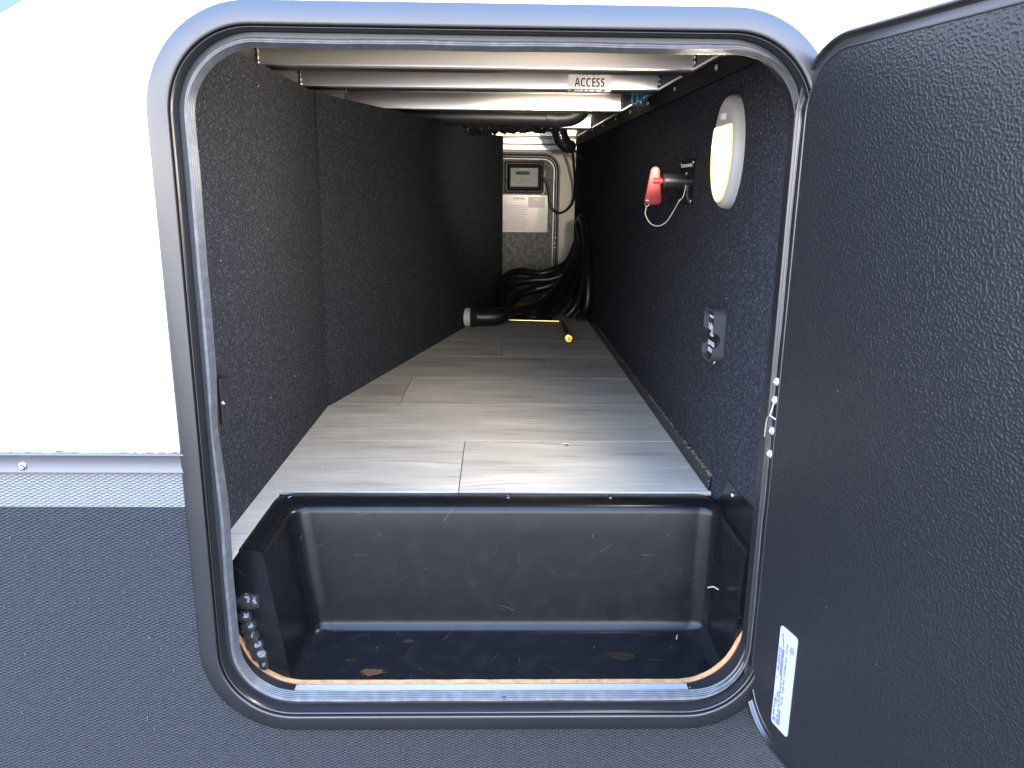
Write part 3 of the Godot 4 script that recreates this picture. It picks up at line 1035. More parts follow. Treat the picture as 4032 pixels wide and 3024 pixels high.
func tray() -> void:
	var t := thing("storage_tray", "scuffed black moulded plastic drop tray behind the sill", "tray", Vector3(0, 0.0016, 0))
	var st := mb()
	var top := [-0.273, 0.2855, -0.0115, 0.30]
	var bot := [-0.2525, 0.2790, 0.0005, 0.30]
	var rows := []
	rows.append(rect_row([-0.302, 0.2915, -0.0562, 0.31], -0.0065, 0.030))
	rows.append(rect_row([-0.302, 0.2915, -0.0562, 0.31], -0.0030, 0.030))
	rows.append(rect_row([-0.3005, 0.2912, -0.0548, 0.31], -0.0022, 0.029))
	rows.append(rect_row([top[0] - 0.013, top[1] + 0.0045, top[2] - 0.013, 0.305], -0.0026, 0.026))
	for k in 6:                                   # rolled top edge
		var a := PI / 2 * k / 5.0
		var dd := 0.011 * (1.0 - sin(a))
		rows.append(rect_row([top[0] - dd, top[1] + dd * 0.4, top[2] - dd, 0.30], -0.0030 - 0.011 * (1.0 - cos(a)), 0.024))
	var yb := -0.178
	for k in 5:
		var f := (k + 1) / 5.0
		var q := []
		for i in 4:
			q.append(lerpf(top[i], bot[i], f))
		rows.append(rect_row(q, lerpf(-0.014, yb + 0.017, f), 0.024))
	for k in 6:                                   # rounded floor edge
		var a := PI / 2 * (k + 1) / 6.0
		var dd := 0.017 * (1.0 - cos(a))
		rows.append(rect_row([bot[0] + dd, bot[1] - dd, bot[2] + dd, 0.30], yb + 0.017 - 0.017 * sin(a), 0.022))
	rows.append(rect_row([bot[0] + 0.05, bot[1] - 0.05, 0.06, 0.30], yb - 0.0004, 0.02))
	# rrect() runs front right, front left, back left, back right: keep the two sides and the back, open to the front
	var kept := []
	for row in rows:
		var nr := PackedVector3Array([Vector3(row[20].x, row[20].y, 0.1172)])
		for k in range(20, 40):
			nr.append(Vector3(row[k].x, row[k].y, minf(row[k].z, 0.1172)))
		nr.append(Vector3(row[39].x, row[39].y, 0.1172))
		kept.append(nr)
	var last := PackedVector3Array()
	for p in kept[-1]:
		last.append(Vector3(lerpf(p.x, 0.0, 0.1), yb - 0.0004, 0.1172))
	kept.append(last)
	grid(st, kept, false, 7, true)
	obj("tray_shell", st, M.tray, t)
	# flat front flange either side of the opening, following the shell
	for side in 2:
		var poly := PackedVector2Array()
		for row in kept.slice(1, kept.size() - 2):
			var q: Vector3 = row[0] if side == 0 else row[-1]
			if q.y > -0.15 or absf(q.x - 0.01) > 0.2:
				poly.append(Vector2(q.x, q.y - 0.0004))
		var wall := -0.3268 if side == 0 else 0.2922
		poly.append(Vector2(poly[-1].x, -0.20))
		poly.append(Vector2(wall, -0.20))
		poly.append(Vector2(wall, -0.0068))
		st = mb()
		prism(st, poly, Vector3(0, 0, 0.1176), Vector3.RIGHT, Vector3.UP, Vector3(0, 0, -0.003))
		obj("front_flange", st, M.tray, t)
	# sheet flange running up the right-hand wall
	st = mb()
	prism(st, PackedVector2Array([Vector2(-0.046, -0.008), Vector2(0.1165, -0.03), Vector2(0.1165, 0.0475), Vector2(0.0697, 0.0445), Vector2(0.009, 0.0428), Vector2(0.004, 0.030), Vector2(-0.012, 0.010)]), Vector3(0.2912, 0, 0), Vector3(0, 0, 1), Vector3.UP, Vector3(0.0011, 0, 0))
	obj("side_flange", st, M.tray, t)
	screw(Vector3(0.2910, 0.0314, 0.0333), Vector3(-1, 0, 0), 0.0042, M.chrome, t)
	for x in [-0.2854, 0.0108, 0.15]:
		screw(Vector3(x, -0.0024, -0.0415), Vector3.UP, 0.0045, M.black_gloss, t)
	# dried mud on the tray's floor
	for m in [[Vector3(0.157, yb, 0.063), 0.024, 3, Color(0.026, 0.020, 0.013)], [Vector3(-0.158, yb, 0.096), 0.017, 4, Color(0.095, 0.050, 0.024)], [Vector3(-0.12, yb, 0.028), 0.010, 5, Color(0.040, 0.032, 0.024)]]:
		st = mb()
		var n := FastNoiseLite.new()
		n.seed = m[2]
		n.frequency = 0.9
		var poly := PackedVector2Array()
		for k in 40:
			var a := TAU * k / 40
			var r: float = m[1] * (0.55 + 0.9 * absf(n.get_noise_2d(cos(a) * 2.0, sin(a) * 2.0)))
			poly.append(Vector2(cos(a) * r, sin(a) * r * 0.55))
		var inner := PackedVector2Array()
		for q in poly:
			inner.append(q * 0.62 + Vector2(0.002, 0.001))
		for piece in Geometry2D.clip_polygons(poly, PackedVector2Array([inner[4], inner[9], inner[15], inner[17]])):
			if Geometry2D.is_polygon_clockwise(piece):
				continue
			prism(st, piece, m[0] + Vector3(0, 0.0002, 0), Vector3.RIGHT, Vector3(0, 0, -1), Vector3(0, 0.0003, 0))
		obj("mud_stain", st, mat(m[3], 1.0, 0.0, 0.0), t)


func wall_fittings() -> void:
	var wx := 0.2925
	# ---- lamp: an oval white fitting, upper third a switch cap, the rest a lit lens
	var t := thing("wall_lamp", "oval white utility lamp lit warm on the carpeted wall", "lamp", Vector3(wx, 0.452, -0.082))
	var ry := 0.070
	var sx := 0.72
	var st := mb()
	var zdir := Vector3(0, 0, 1)
	lathe(st, [Vector2(ry, 0.0), Vector2(ry * 0.997, 0.004), Vector2(ry * 0.980, 0.0085), Vector2(ry * 0.950, 0.0115), Vector2(ry * 0.905, 0.0132), Vector2(ry * 0.860, 0.0138)], Vector3.ZERO, Vector3(-1, 0, 0), 40, false, sx, zdir)
	obj("housing", st, M.lamp_white, t)
	# front face: cut by a line into cap and lens
	var oval := PackedVector2Array()
	for k in 48:
		var a := TAU * k / 48
		oval.append(Vector2(cos(a) * ry * 0.862 * sx, sin(a) * ry * 0.862))
	var cut := 0.0325
	var cap := Geometry2D.intersect_polygons(oval, PackedVector2Array([Vector2(-1, cut), Vector2(1, cut), Vector2(1, 1), Vector2(-1, 1)]))
	var low := Geometry2D.intersect_polygons(oval, PackedVector2Array([Vector2(-1, -1), Vector2(1, -1), Vector2(1, cut), Vector2(-1, cut)]))
	st = mb()
	prism(st, cap[0], Vector3(-0.0138, 0, 0), Vector3(0, 0, 1), Vector3.UP, Vector3(0.004, 0, 0))
	obj("switch_cap", st, M.lamp_white, t)
	st = mb()
	prism(st, low[0], Vector3(-0.0148, 0, 0), Vector3(0, 0, 1), Vector3.UP, Vector3(0.004, 0, 0))
	var lm := mat(Color(0.8, 0.76, 0.66), 0.4)
	lm.emission_enabled = true
	lm.emission = Color(1.0, 0.90, 0.70)
	lm.emission_energy_multiplier = 0.3
	obj("lens", st, lm, t)
	# the lens glows amber round its rim
	st = mb()
	var rp := PackedVector3Array()
	for q in low[0]:
		if q.y < cut - 0.0005:
			rp.append(Vector3(-0.0142, q.y, q.x))
	var low_at := 0
	for i in rp.size():
		if (rp[i] - rp[i - 1]).length() > 0.02:
			low_at = i
	var rq := PackedVector3Array()
	for i in rp.size():
		rq.append(rp[(low_at + i) % rp.size()])
	tube(st, rq, 0.0013, 8)
	var em := mat(Color(0.8, 0.6, 0.3), 0.4)
	em.emission_enabled = true
	em.emission = Color(1.0, 0.70, 0.30)
	em.emission_energy_multiplier = 0.14
	obj("lens_rim", st, em, t)
	st = mb()
	box(st, Vector3(-0.0165, 0.043, 0.006), Vector3(0.006, 0.008, 0.011), 0.001)
	obj("rocker_switch", st, mat(Color(0.6, 0.6, 0.57), 0.25), t)
	# wide spot for the lens; narrow spot added to brighten the far end
	for li in [["lamp_light", Vector3(-0.022, -0.012, 0.0), Vector3(0, PI / 2, 0), 88.0, 0.5, 0.075, 0.035], ["added_far_fill", Vector3(-0.034, 0.024, -0.01), Vector3(0.0, deg_to_rad(8), 0), 15.5, 1.0, 0.27, 0.03]]:
		var al := SpotLight3D.new()
		al.name = li[0]
		al.light_size = li[6]
		al.spot_range = 6.0
		al.spot_attenuation = 2.0
		al.spot_angle = li[3]
		al.spot_angle_attenuation = li[4]
		al.light_color = Color(1.0, 0.94, 0.85)
		al.light_energy = li[5]
		al.shadow_enabled = true
		al.position = li[1]
		al.rotation = li[2]
		t.add_child(al)

	# ---- battery switch
	var b := thing("battery_switch", "black battery disconnect switch plate with a round barrel", "switch", Vector3(wx, 0, 0))
	st = mb()
	prism(st, rrect(-0.3525, -0.2665, 0.3850, 0.4535, 0.003, 4), Vector3(-0.0030, 0, 0), Vector3(0, 0, 1), Vector3.UP, Vector3(0.0030, 0, 0))
	obj("plate", st, M.black_gloss, b)
	var face := Basis(Vector3(0, 0, -1), Vector3.UP, Vector3(-1, 0, 0))
	face = Basis(Vector3(0, 0, 1), Vector3(0, 1, 0), Vector3(-1, 0, 0))
	# text reads from +z end to -z end when seen from inside the bay
	face = Basis(Vector3(0, 0, 1), Vector3(0, 1, 0), Vector3(-1, 0, 0))
	text("lettering", "BATTERY DISCONNECT", 0.0048, Vector3(-0.0032, 0.4435, -0.309), face, M.print_white, b, "Droid Sans", true, 0.98)
	text("lettering", "ON", 0.0048, Vector3(-0.0032, 0.4310, -0.309), face, M.print_white, b, "Droid Sans", true)
	for q in [[0.4475, -0.2705], [0.4475, -0.3485], [0.3905, -0.2705], [0.3905, -0.3485]]:
		screw(Vector3(-0.0030, q[0], q[1]), Vector3(-1, 0, 0), 0.0026, M.chrome, b)
	st = mb()
	lathe(st, [Vector2(0.0115, 0.0), Vector2(0.0115, 0.034), Vector2(0.0105, 0.0365), Vector2(0.006, 0.0370), Vector2(0.006, 0.033)], Vector3(-0.0028, 0.4200, -0.312), Vector3(-1, 0, 0), 24, true)
	obj("barrel", st, M.black, b)
	var k := thing("battery_switch_key", "red plastic key plugged into the battery switch", "key", Vector3(0, 0, -0.312))
	st = mb()
	tube(st, PackedVector3Array([Vector3(0.2600, 0.420, 0), Vector3(0.2480, 0.420, 0), Vector3(0.2385, 0.420, 0)]), 0.0050, 14)
	obj("shaft", st, M.red, k)
	var kp := PackedVector2Array()
	for c in [[0.2405, 0.4345, 0.0062, 0.05, 2.95], [0.2330, 0.3905, 0.0060, 2.95, 4.6], [0.2460, 0.3905, 0.0056, 4.7, 6.33]]:
		for i in 8:
			var a: float = lerpf(c[3], c[4], i / 7.0)
			kp.append(Vector2(c[0] + cos(a) * c[2], c[1] + sin(a) * c[2]))
	st = mb()
	prism(st, kp, Vector3(0, 0, 0.0022), Vector3.RIGHT, Vector3.UP, Vector3(0, 0, -0.0044))
	var grip := obj("grip", st, M.red, k)
	st = mb()
	var rim := PackedVector3Array()
	for q in kp:
		rim.append(Vector3(q.x, q.y, 0.0022))
	rim.append(rim[0])
	tube(st, rim, 0.0011, 6, false)
	obj("raised_edge", st, M.red, grip)
	st = mb()
	var kr := PackedVector3Array()
	for i in 17:
		kr.append(Vector3(0.2312 + 0.0042 * cos(TAU * i / 16), 0.3860 + 0.0046 * sin(TAU * i / 16), 0.001 + 0.002 * sin(TAU * i / 16)))
	tube(st, kr, 0.0009, 6, false)
	obj("split_ring", st, M.chrome, k)
	st = mb()
	tube(st, smooth_path([Vector3(0.2302, 0.3820, 0.001), Vector3(0.2286, 0.3690, 0.002), Vector3(0.237, 0.3551, 0.003), Vector3(0.2491, 0.3509, 0.003), Vector3(0.2621, 0.3568, 0.002), Vector3(0.2716, 0.3713, 0.001), Vector3(0.2812, 0.3890, 0.0), Vector3(0.2868, 0.3975, 0.004), Vector3(0.2880, 0.4140, 0.012)], 6), 0.00085, 6)
	obj("lanyard", st, M.string, k)

	# ---- small recessed cup with a warning label
	var c2 := thing("cover_bracket", "small grey plastic bracket with a black warning label inside", "bracket", Vector3(wx, 0, 0))
	# outline with many points along the long sides, where half-round finger notches are cut into the rim
	var dense := func(x0: float, x1: float, y0: float, y1: float, r: float) -> PackedVector2Array:
		var out := PackedVector2Array()
		var q := rrect(x0, x1, y0, y1, r, 6)
		for i in q.size():
			out.append(q[i])
			var nx := q[(i + 1) % q.size()]
			if absf(nx.y - q[i].y) > 0.02:
				for kk in range(1, 30):
					out.append(q[i].lerp(nx, kk / 30.0))
			elif absf(nx.x - q[i].x) > 0.01:
				for kk in range(1, 6):
					out.append(q[i].lerp(nx, kk / 6.0))
		return out
	var depth := 0.0155
	var rows := []
	for e in [[0.0, 0.0], [0.0, 1.0], [0.0028, 1.0], [0.0028, 0.05]]:
		var row := PackedVector3Array()
		for q in dense.call(-0.1030 + e[0], -0.0530 - e[0], 0.1835 + e[0], 0.2530 - e[0], 0.012 - e[0]):
			var cutd := 0.0
			var dy: float = absf(q.y - 0.2130)
			if dy < 0.0105 and e[1] > 0.5:
				cutd = sqrt(0.0105 * 0.0105 - dy * dy)
			row.append(Vector3(-(depth * e[1] - cutd), q.y, q.x))
		rows.append(row)
	for i in 3:
		st = mb() if i == 0 else st
		grid(st, [rows[i], rows[i + 1]], true, 20 + i)
	obj("rim", st, mat(Color(0.05, 0.05, 0.054), 0.36), c2)
	st = mb()
	prism(st, rrect(-0.0960, -0.0585, 0.1890, 0.2480, 0.006, 4), Vector3(-0.0105, 0, 0), Vector3(0, 0, 1), Vector3.UP, Vector3(0.0105, 0, 0))
	obj("label_plate", st, M.black_gloss, c2)
	text("lettering", "WEATHERPROOF", 0.0030, Vector3(-0.0107, 0.2415, -0.0770), face, M.print_white, c2, "Droid Sans", true, 0.9)
	text("lettering", "Tailgate", 0.0085, Vector3(-0.0107, 0.2275, -0.0770), face, M.print_white, c2, "Droid Sans", true, 0.8)
	text("lettering", "READ", 0.0045, Vector3(-0.0107, 0.2180, -0.0770), face, M.print_white, c2, "Droid Sans", true, 0.9)
	text("lettering", "BEFORE", 0.0062, Vector3(-0.0107, 0.2060, -0.0770), face, M.print_white, c2, "Droid Sans", true, 0.95)
	text("lettering", "USING", 0.0062, Vector3(-0.0107, 0.1965, -0.0770), face, M.print_white, c2, "Droid Sans", true, 0.95)
	screw(Vector3(-0.004, 0.1800, -0.0780), Vector3(-1, 0, 0), 0.0035, M.chrome, c2)

	# ---- strike plate on the left, just behind the seal
	var sp := thing("strike_plate", "black metal strike plate just behind the seal", "strike plate", Vector3(-0.3150, 0.1715, 0.100))
	st = mb()
	box(st, Vector3(0.0005, 0, -0.004), Vector3(0.012, 0.052, 0.020), 0.0015)
	obj("bracket", st, M.black, sp)
	st = mb()
	box(st, Vector3(0.004, 0, 0.007), Vector3(0.0032, 0.052, 0.004), 0.0008)
	obj("edge_bar", st, M.dark_metal, sp)
	screw(Vector3(0.0060, -0.001, 0.0072), Vector3(1, 0, 0.6), 0.0028, M.chrome, sp)

	# ---- beads of clear sealant in the lower left corner
	var se := thing("sealant_bead", "lumpy clear sealant beads beside the tray's front corner", "sealant")
	var gmat := mat(Color(0.030, 0.029, 0.027), 0.10, 0.0, 0.6)
	var bl := [[-0.2975, -0.0660, 0.0115, 0.0085], [-0.2880, -0.0665, 0.0070, 0.0080], [-0.3000, -0.0860, 0.0080, 0.0075], [-0.2965, -0.0990, 0.0085, 0.0075], [-0.2940, -0.1120, 0.0085, 0.0078], [-0.2905, -0.1240, 0.0095, 0.0070], [-0.2865, -0.1370, 0.0100, 0.0085], [-0.2825, -0.1500, 0.0060, 0.0060]]
	for i in bl.size():
		var q: Array = bl[i]
		st = mb()
		var n := FastNoiseLite.new()
		n.seed = i
		n.frequency = 0.8
		var prows := []
		for v in 15:
			var row := PackedVector3Array()
			var th := clampf(PI * v / 14.0, 0.02, PI - 0.02)
			for u in 22:
				var ph := TAU * u / 22
				var d := Vector3(sin(th) * cos(ph), cos(th), sin(th) * sin(ph))
				var rr := 1.12 + 0.34 * n.get_noise_3d(d.x * 2.2 + i, d.y * 2.2, d.z * 2.2)
				row.append(Vector3(q[0] + d.x * q[2] * rr, q[1] + d.y * q[3] * rr, 0.1190 + d.z * 0.006 * rr))
			prows.append(row)
		grid(st, prows, true, 8)
		obj("bead", st, gmat, se)


func far_end() -> void:
	var w := struct("end_wall", "small beige wall at the far end of the bay")
	var st := mb()
	box(st, Vector3(0.0, 0.28, -2.115), Vector3(0.70, 0.80, 0.03), 0.001)
	obj("beige_panel", st, M.beige, w)
	st = mb()
	box(st, Vector3(0.0, 0.588, -2.092), Vector3(0.60, 0.022, 0.016), 0.002)
	obj("metal_header", st, M.alu, w)
	st = mb()
	box(st, Vector3(0.0, 0.566, -2.096), Vector3(0.60, 0.018, 0.008), 0.001)
	obj("metal_header", st, M.pale_metal, w)
	# the opposite door, closed, from inside
	var d := thing("opposite_door", "grey inner panel of the closed door at the far end", "storage door")
	var R := [-0.24, 0.2345, -0.05, 0.5478, 0.066]
	st = mb()
	ring(st, R, -2.0995, [Vector2(0, 0), Vector2(0.0005, 0.003), Vector2(0.004, 0.0045), Vector2(0.0075, 0.002)], true, 12)
	obj("dark_edge", st, M.dark_metal, d)
	st = mb()
	ring(st, R, -2.0995, [Vector2(0.0075, 0.002), Vector2(0.010, 0.006), Vector2(0.014, 0.008), Vector2(0.0185, 0.006), Vector2(0.0195, 0.003)], true, 12)
	obj("rim", st, M.dark_metal, d)
	st = mb()
	ring(st, R, -2.0995, [Vector2(0.0195, 0.003), Vector2(0.0215, 0.0085), Vector2(0.0255, 0.0095), Vector2(0.0285, 0.004), Vector2(0.0290, 0.0)], true, 12)
	obj("inner_rim", st, M.pale_metal, d)
	st = mb()
	prism(st, rrect(-0.215, 0.2065, -0.02, 0.5198, 0.040, 8), Vector3(0, 0, -2.0960), Vector3.RIGHT, Vector3.UP, Vector3(0, 0, -0.003))
	obj("grey_panel", st, M.grey_panel, d)
	for y in [0.255, 0.232, 0.213, 0.195]:
		screw(Vector3(0.2215, y, -2.0915), Vector3(0, 0, 1), 0.0034, M.chrome, d, "rivet")
	# control box
	var c := thing("control_box", "black control box with grey keypad and green screen on the far door", "control box", Vector3(0, 0, -2.096))
	st = mb()
	ring(st, [0.023, 0.1697, 0.3992, 0.5141, 0.004], 0.0, [Vector2(0, 0), Vector2(0, 0.008), Vector2(0.0045, 0.008), Vector2(0.0045, 0.0)], false, 3)
	obj("bracket", st, mat(Color(0.004, 0.004, 0.005), 0.5, 0.0, 0.2), c)
	st = mb()
	box(st, Vector3(0.0988, 0.4559, 0.016), Vector3(0.127, 0.0966, 0.032), 0.004)
	obj("housing", st, mat(Color(0.004, 0.004, 0.005), 0.5, 0.0, 0.2), c)
	st = mb()
	box(st, Vector3(0.0962, 0.4559, 0.0330), Vector3(0.1040, 0.0680, 0.003), 0.001)
	obj("keypad", st, mat(Color(0.17, 0.17, 0.175), 0.45), c)
	st = mb()
	box(st, Vector3(0.0905, 0.4712, 0.0345), Vector3(0.0508, 0.0130, 0.002), 0.0005)
	obj("screen", st, mat(Color(0.045, 0.13, 0.045), 0.7, 0.0, 0.2), c)
	for q in [[0.0540, 0.4640, 0.0125, 0.034], [0.0905, 0.4485, 0.016, 0.010], [0.0840, 0.4355, 0.034, 0.008], [0.1150, 0.4500, 0.010, 0.009], [0.1290, 0.4430, 0.009, 0.010], [0.1020, 0.4430, 0.009, 0.010], [0.1150, 0.4310, 0.012, 0.009], [0.1400, 0.4730, 0.010, 0.009]]:
		st = mb()
		box(st, Vector3(q[0], q[1], 0.0350), Vector3(q[2], q[3], 0.0015), 0.0005)
		obj("button", st, mat(Color(0.24, 0.24, 0.245), 0.5), c)
	st = mb()
	box(st, Vector3(0.112, 0.4870, 0.0348), Vector3(0.070, 0.0042, 0.0006), 0.0002)
	obj("printed_strip", st, mat(Color(0.34, 0.34, 0.35), 0.5), c)
	# its cable
	var cb := thing("control_cable", "thin black cable looping from the control box to the hose", "cable")
	st = mb()
	var z0 := -2.066
	tube(st, smooth_path([Vector3(0.1600, 0.4660, z0), Vector3(0.1770, 0.4430, z0), Vector3(0.1905, 0.4120, z0), Vector3(0.1940, 0.3710, z0), Vector3(0.2050, 0.3410, z0), Vector3(0.2300, 0.3270, z0 + 0.01), Vector3(0.2610, 0.3410, z0 + 0.02), Vector3(0.2800, 0.3750, z0 + 0.04), Vector3(0.2800, 0.4300, z0 + 0.08), Vector3(0.2620, 0.4990, z0 + 0.2), Vector3(0.2420, 0.5440, z0 + 0.34)], 8), 0.0047, 8)
	obj("cable", st, M.cord, cb)
	st = mb()
	tube(st, smooth_path([Vector3(0.2370, 0.5530, -1.72), Vector3(0.2600, 0.5300, -1.74), Vector3(0.2820, 0.5150, -1.76), Vector3(0.296, 0.5080, -1.77)], 6), 0.0042, 8)
	obj("short_cable", st, M.cord, cb)
	# laminated sheet
	var p := thing("instruction_sheet", "laminated pinkish instruction sheet below the control box", "sheet", Vector3(0, 0, -2.0945))
	st = mb()
	prism(st, PackedVector2Array([Vector2(0.0, 0.2525), Vector2(0.1406, 0.2525), Vector2(0.1628, 0.3915), Vector2(0.0, 0.3925)]), Vector3(0, 0, 0.0004), Vector3.RIGHT, Vector3.UP, Vector3(0, 0, -0.0004))
	obj("pink_page", st, mat(Color(0.46, 0.36, 0.34), 0.25), p)
	st = mb()
	prism(st, PackedVector2Array([Vector2(0.1410, 0.2525), Vector2(0.1886, 0.2525), Vector2(0.1886, 0.3915), Vector2(0.1632, 0.3915)]), Vector3(0, 0, 0.0004), Vector3.RIGHT, Vector3.UP, Vector3(0, 0, -0.0004))
	obj("green_strip", st, mat(Color(0.36, 0.40, 0.36), 0.3), p)
	st = mb()
	box(st, Vector3(0.139, 0.3647, 0.0008), Vector3(0.050, 0.040, 0.0006), 0.0001)
	obj("picture", st, mat(Color(0.12, 0.04, 0.075), 0.3), p)
	st = mb()
	box(st, Vector3(0.1460, 0.3760, 0.0013), Vector3(0.026, 0.010, 0.0004), 0.0001)
	obj("picture", st, mat(Color(0.30, 0.24, 0.03), 0.3), p)
	st = mb()
	box(st, Vector3(0.1710, 0.3647, 0.0008), Vector3(0.0125, 0.040, 0.0006), 0.0001)
	obj("picture", st, mat(Color(0.03, 0.03, 0.03), 0.3), p)
	st = mb()
	box(st, Vector3(0.0780, 0.3785, 0.0008), Vector3(0.045, 0.007, 0.0006), 0.0001)
	obj("title", st, mat(Color(0.28, 0.10, 0.13), 0.3), p)
	st = mb()
	for i in 14:
		var y := 0.352 - 0.0068 * i
		box(st, Vector3(0.064 + rng.randf_range(-0.004, 0.004), y, 0.0008), Vector3(0.100 + rng.randf_range(-0.03, 0.01), 0.0016, 0.0003), 0.0)
	for i in 6:
		box(st, Vector3(0.170 - 0.001 * i, 0.332 - 0.011 * i, 0.0008), Vector3(0.020, 0.0015, 0.0003), 0.0)
	obj("print_lines", st, mat(Color(0.24, 0.19, 0.18), 0.5), p)
	# curled white edge of a second sheet
	st = mb()
	prism(st, PackedVector2Array([Vector2(0.1730, 0.4790), Vector2(0.1770, 0.4780), Vector2(0.1775, 0.4050), Vector2(0.1660, 0.3880), Vector2(0.1620, 0.3905), Vector2(0.1725, 0.4060)]), Vector3(0, 0, 0.004), Vector3.RIGHT, Vector3.UP, Vector3(0, 0, -0.003))
	obj("curled_edge", st, M.paper_white, p)


func power_cord() -> void:
	var t := thing("power_cord", "thick black power cord hung in loops at the far end", "power cord")
	var S := [
		[Vector3(0.268, 0.300, -1.70), Vector3(0.273, 0.322, -1.66), Vector3(0.278, 0.298, -1.60), Vector3(0.2788, 0.236, -1.52), Vector3(0.2788, 0.155, -1.46), Vector3(0.2770, 0.082, -1.44), Vector3(0.2690, 0.035, -1.45), Vector3(0.258, 0.016, -1.50)],
		[Vector3(0.270, 0.285, -1.68), Vector3(0.278, 0.210, -1.58), Vector3(0.270, 0.112, -1.53), Vector3(0.245, 0.052, -1.50), Vector3(0.218, 0.020, -1.50)],
		[Vector3(0.276, 0.273, -1.70), Vector3(0.276, 0.184, -1.66), Vector3(0.246, 0.102, -1.60), Vector3(0.202, 0.045, -1.55), Vector3(0.161, 0.018, -1.52)],
		[Vector3(0.276, 0.253, -1.70), Vector3(0.259, 0.167, -1.67), Vector3(0.212, 0.093, -1.6), Vector3(0.159, 0.046, -1.54), Vector3(0.125, 0.020, -1.5)],
		[Vector3(0.274, 0.241, -1.70), Vector3(0.238, 0.153, -1.66), Vector3(0.182, 0.086, -1.58), Vector3(0.124, 0.054, -1.5), Vector3(0.067, 0.045, -1.45), Vector3(0.012, 0.037, -1.405)],
		[Vector3(0.272, 0.254, -1.72), Vector3(0.244, 0.172, -1.76), Vector3(0.203, 0.140, -1.79), Vector3(0.148, 0.124, -1.8), Vector3(0.076, 0.133, -1.78), Vector3(0.032, 0.122, -1.74), Vector3(0.014, 0.091, -1.7), Vector3(0.012, 0.055, -1.64), Vector3(0.022, 0.020, -1.58)],
		[Vector3(0.268, 0.205, -1.73), Vector3(0.236, 0.141, -1.72), Vector3(0.182, 0.114, -1.72), Vector3(0.112, 0.108, -1.72), Vector3(0.049, 0.095, -1.70), Vector3(0.030, 0.066, -1.66), Vector3(0.034, 0.038, -1.60), Vector3(0.058, 0.022, -1.57), Vector3(0.097, 0.033, -1.56), Vector3(0.140, 0.058, -1.60)],
		[Vector3(0.227, 0.118, -1.70), Vector3(0.176, 0.094, -1.69), Vector3(0.123, 0.080, -1.69), Vector3(0.073, 0.062, -1.67), Vector3(0.044, 0.040, -1.63), Vector3(0.048, 0.017, -1.59), Vector3(0.080, 0.014, -1.54), Vector3(0.124, 0.014, -1.52), Vector3(0.170, 0.014, -1.53)],
	]
	for s in S:
		var st := mb()
		tube(st, smooth_path(s, 8), 0.0135, 14)
		obj("cord_loop", st, M.cord, t)
	var st2 := mb()
	tube(st2, smooth_path([Vector3(0.283, 0.330, -1.735), Vector3(0.268, 0.300, -1.70), Vector3(0.262, 0.262, -1.67), Vector3(0.278, 0.240, -1.66), Vector3(0.289, 0.275, -1.68), Vector3(0.283, 0.330, -1.735)], 6), 0.003, 8)
	obj("tie_strap", st2, M.black, t)
	# plug lying on the floor
	var at := Vector3(0, 0.0345, -1.398)
	st2 = mb()
	lathe(st2, [Vector2(0.0001, -0.0285), Vector2(0.0262, -0.0285), Vector2(0.0275, -0.027), Vector2(0.0275, 0.0)], at + Vector3(-0.086, -0.004, 0), Vector3.RIGHT, 28, true)
	obj("plug_face", st2, mat(Color(0.55, 0.53, 0.46), 0.5), t)
	st2 = mb()
	var prof := []
	for k in 9:
		prof.append(Vector2(0.0325 if k % 2 == 0 else 0.0335, 0.002 + 0.0022 * k))
	lathe(st2, [Vector2(0.0275, 0.0), Vector2(0.0325, 0.001)] + prof + [Vector2(0.0300, 0.0215), Vector2(0.0300, 0.0270), Vector2(0.0280, 0.0275)], at + Vector3(-0.086, -0.002, 0), Vector3.RIGHT, 28, true)
	obj("locking_ring", st2, M.black, t)
	st2 = mb()
	tube(st2, smooth_path([at + Vector3(-0.060, -0.004, 0), at + Vector3(-0.035, -0.004, 0), at + Vector3(-0.010, -0.003, -0.002), at + Vector3(0.010, 0.001, -0.006), at + Vector3(0.026, 0.004, -0.014)], 6), 0.0282, 24, true, func(f: float) -> float: return 1.0 - 0.38 * pow(f, 3.0))
	obj("plug_body", st2, M.cord, t)


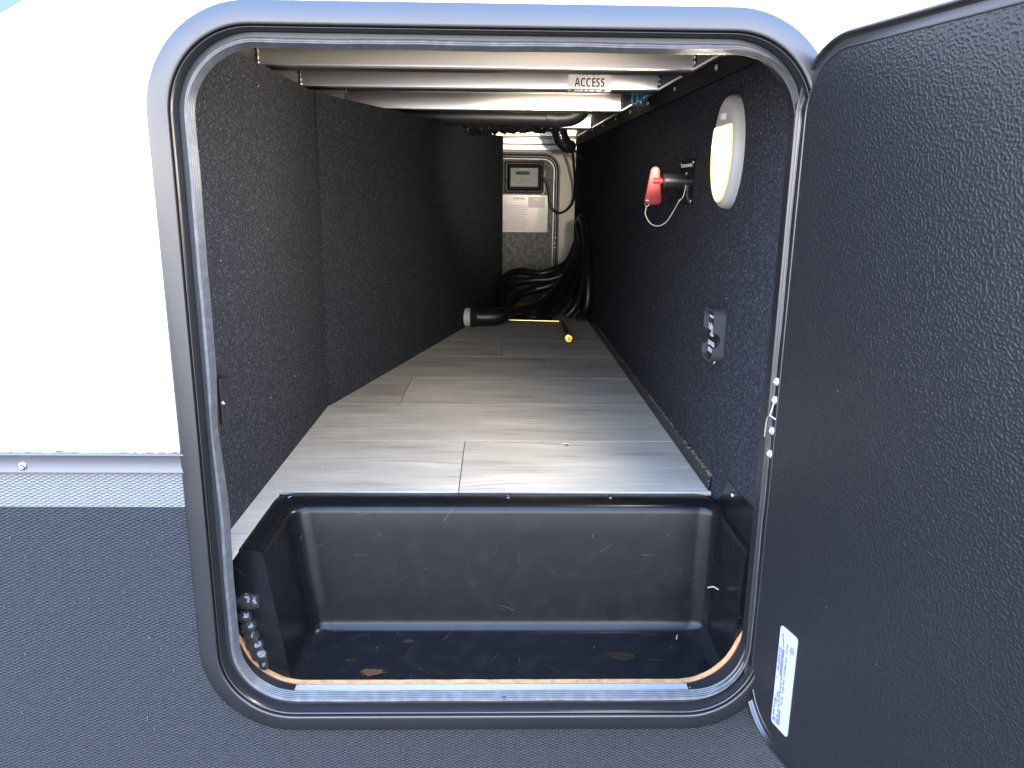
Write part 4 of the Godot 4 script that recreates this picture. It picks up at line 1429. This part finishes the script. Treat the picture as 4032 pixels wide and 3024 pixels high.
func small_things() -> void:
	# crank lying under the cord
	var t := thing("crank_rod", "crank rod with brassy zinc socket lying on the plank floor", "crank rod")
	var st := mb()
	tube(st, PackedVector3Array([Vector3(0.035, 0.0075, -1.486), Vector3(0.115, 0.0075, -1.480), Vector3(0.192, 0.0075, -1.474)]), 0.0050, 12)
	obj("handle_bar", st, M.zinc, t)
	st = mb()
	tube(st, PackedVector3Array([Vector3(0.1985, 0.0085, -1.43), Vector3(0.1965, 0.0100, -1.30), Vector3(0.1930, 0.0115, -1.165)]), 0.0056, 12)
	obj("shaft", st, M.black, t)
	st = mb()
	lathe(st, [Vector2(0.0070, 0.0), Vector2(0.0110, 0.006), Vector2(0.0128, 0.014), Vector2(0.0128, 0.026), Vector2(0.0100, 0.028), Vector2(0.0082, 0.0275), Vector2(0.0080, 0.020), Vector2(0.0, 0.019)], Vector3(0.1932, 0.0132, -1.168), Vector3(-0.02, 0.02, 1.0), 20)
	obj("socket", st, M.zinc, t)
	# a bit of bent staple and crumbs
	var ch := thing("bent_staple", "bent metal staple lying on the plank floor near the tray", "staple", Vector3(0.1075, 0.0012, -0.262))
	st = mb()
	tube(st, PackedVector3Array([Vector3(-0.007, 0.0, 0.001), Vector3(-0.002, 0.002, 0), Vector3(0.003, 0.0005, -0.001), Vector3(0.009, 0.001, 0.0)]), 0.0008, 6)
	obj("wire", st, M.pale_metal, ch)
	st = mb()
	box(st, Vector3(0.002, 0.0006, 0.006), Vector3(0.005, 0.002, 0.004), 0.0006, Basis(Vector3.UP, 0.5))
	obj("wood_flake", st, M.dust, ch)
	st = mb()
	for i in 46:                                              # floor
		var s := rng.randf_range(0.0005, 0.0013)
		var x := rng.randf_range(-0.30, 0.28)
		var z := -0.06 - 1.0 * rng.randf() * rng.randf()
		if i < 14:
			x = -0.32 + rng.randf() * 0.02
			z = rng.randf_range(-0.1, 0.11)
		if z < -0.5:
			x = rng.randf_range(-0.05, 0.27)
		box(st, Vector3(x, 0.0010, z), Vector3(s * rng.randf_range(0.6, 2.4), s * 0.8, s), 0.0001, Basis(Vector3.UP, rng.randf() * 3.0))
	for i in 24:                                              # tray floor
		var s := rng.randf_range(0.0004, 0.0009)
		box(st, Vector3(rng.randf_range(-0.23, 0.26), -0.1776, rng.randf_range(0.02, 0.115)), Vector3(s * rng.randf_range(0.6, 3.0), s * 0.7, s), 0.0001, Basis(Vector3.UP, rng.randf() * 3.0))
	for i in 26:                                              # along the plywood edge and seal
		var s := rng.randf_range(0.0005, 0.0011)
		box(st, Vector3(rng.randf_range(-0.24, 0.23), -0.1716 + rng.randf() * 0.0006, rng.randf_range(0.1255, 0.150)), Vector3(s * 1.5, s, s), 0.0001)
	var cr := obj("crumbs", st, M.crumb, self)
	cr.set_meta("kind", "stuff")
	cr.set_meta("label", "pale crumbs scattered over the floor, tray and sill")
	# dry straw bits in the tray
	for q in [[Vector3(0.2700, -0.085, 0.055), 0.6], [Vector3(0.2380, -0.1770, 0.018), 1.9]]:
		st = mb()
		var d := Vector3(cos(q[1]), 0.1, sin(q[1])) * 0.007
		tube(st, PackedVector3Array([q[0] - d, q[0] + Vector3(0, 0.003, 0), q[0] + d]), 0.0006, 5)
		var o := obj("straw_bit", st, M.crumb, self)
		tag(o, "pale bent straw bit stuck on the tray's side wall" if q[1] < 1.0 else "short straw bit lying on the tray's floor", "straw")
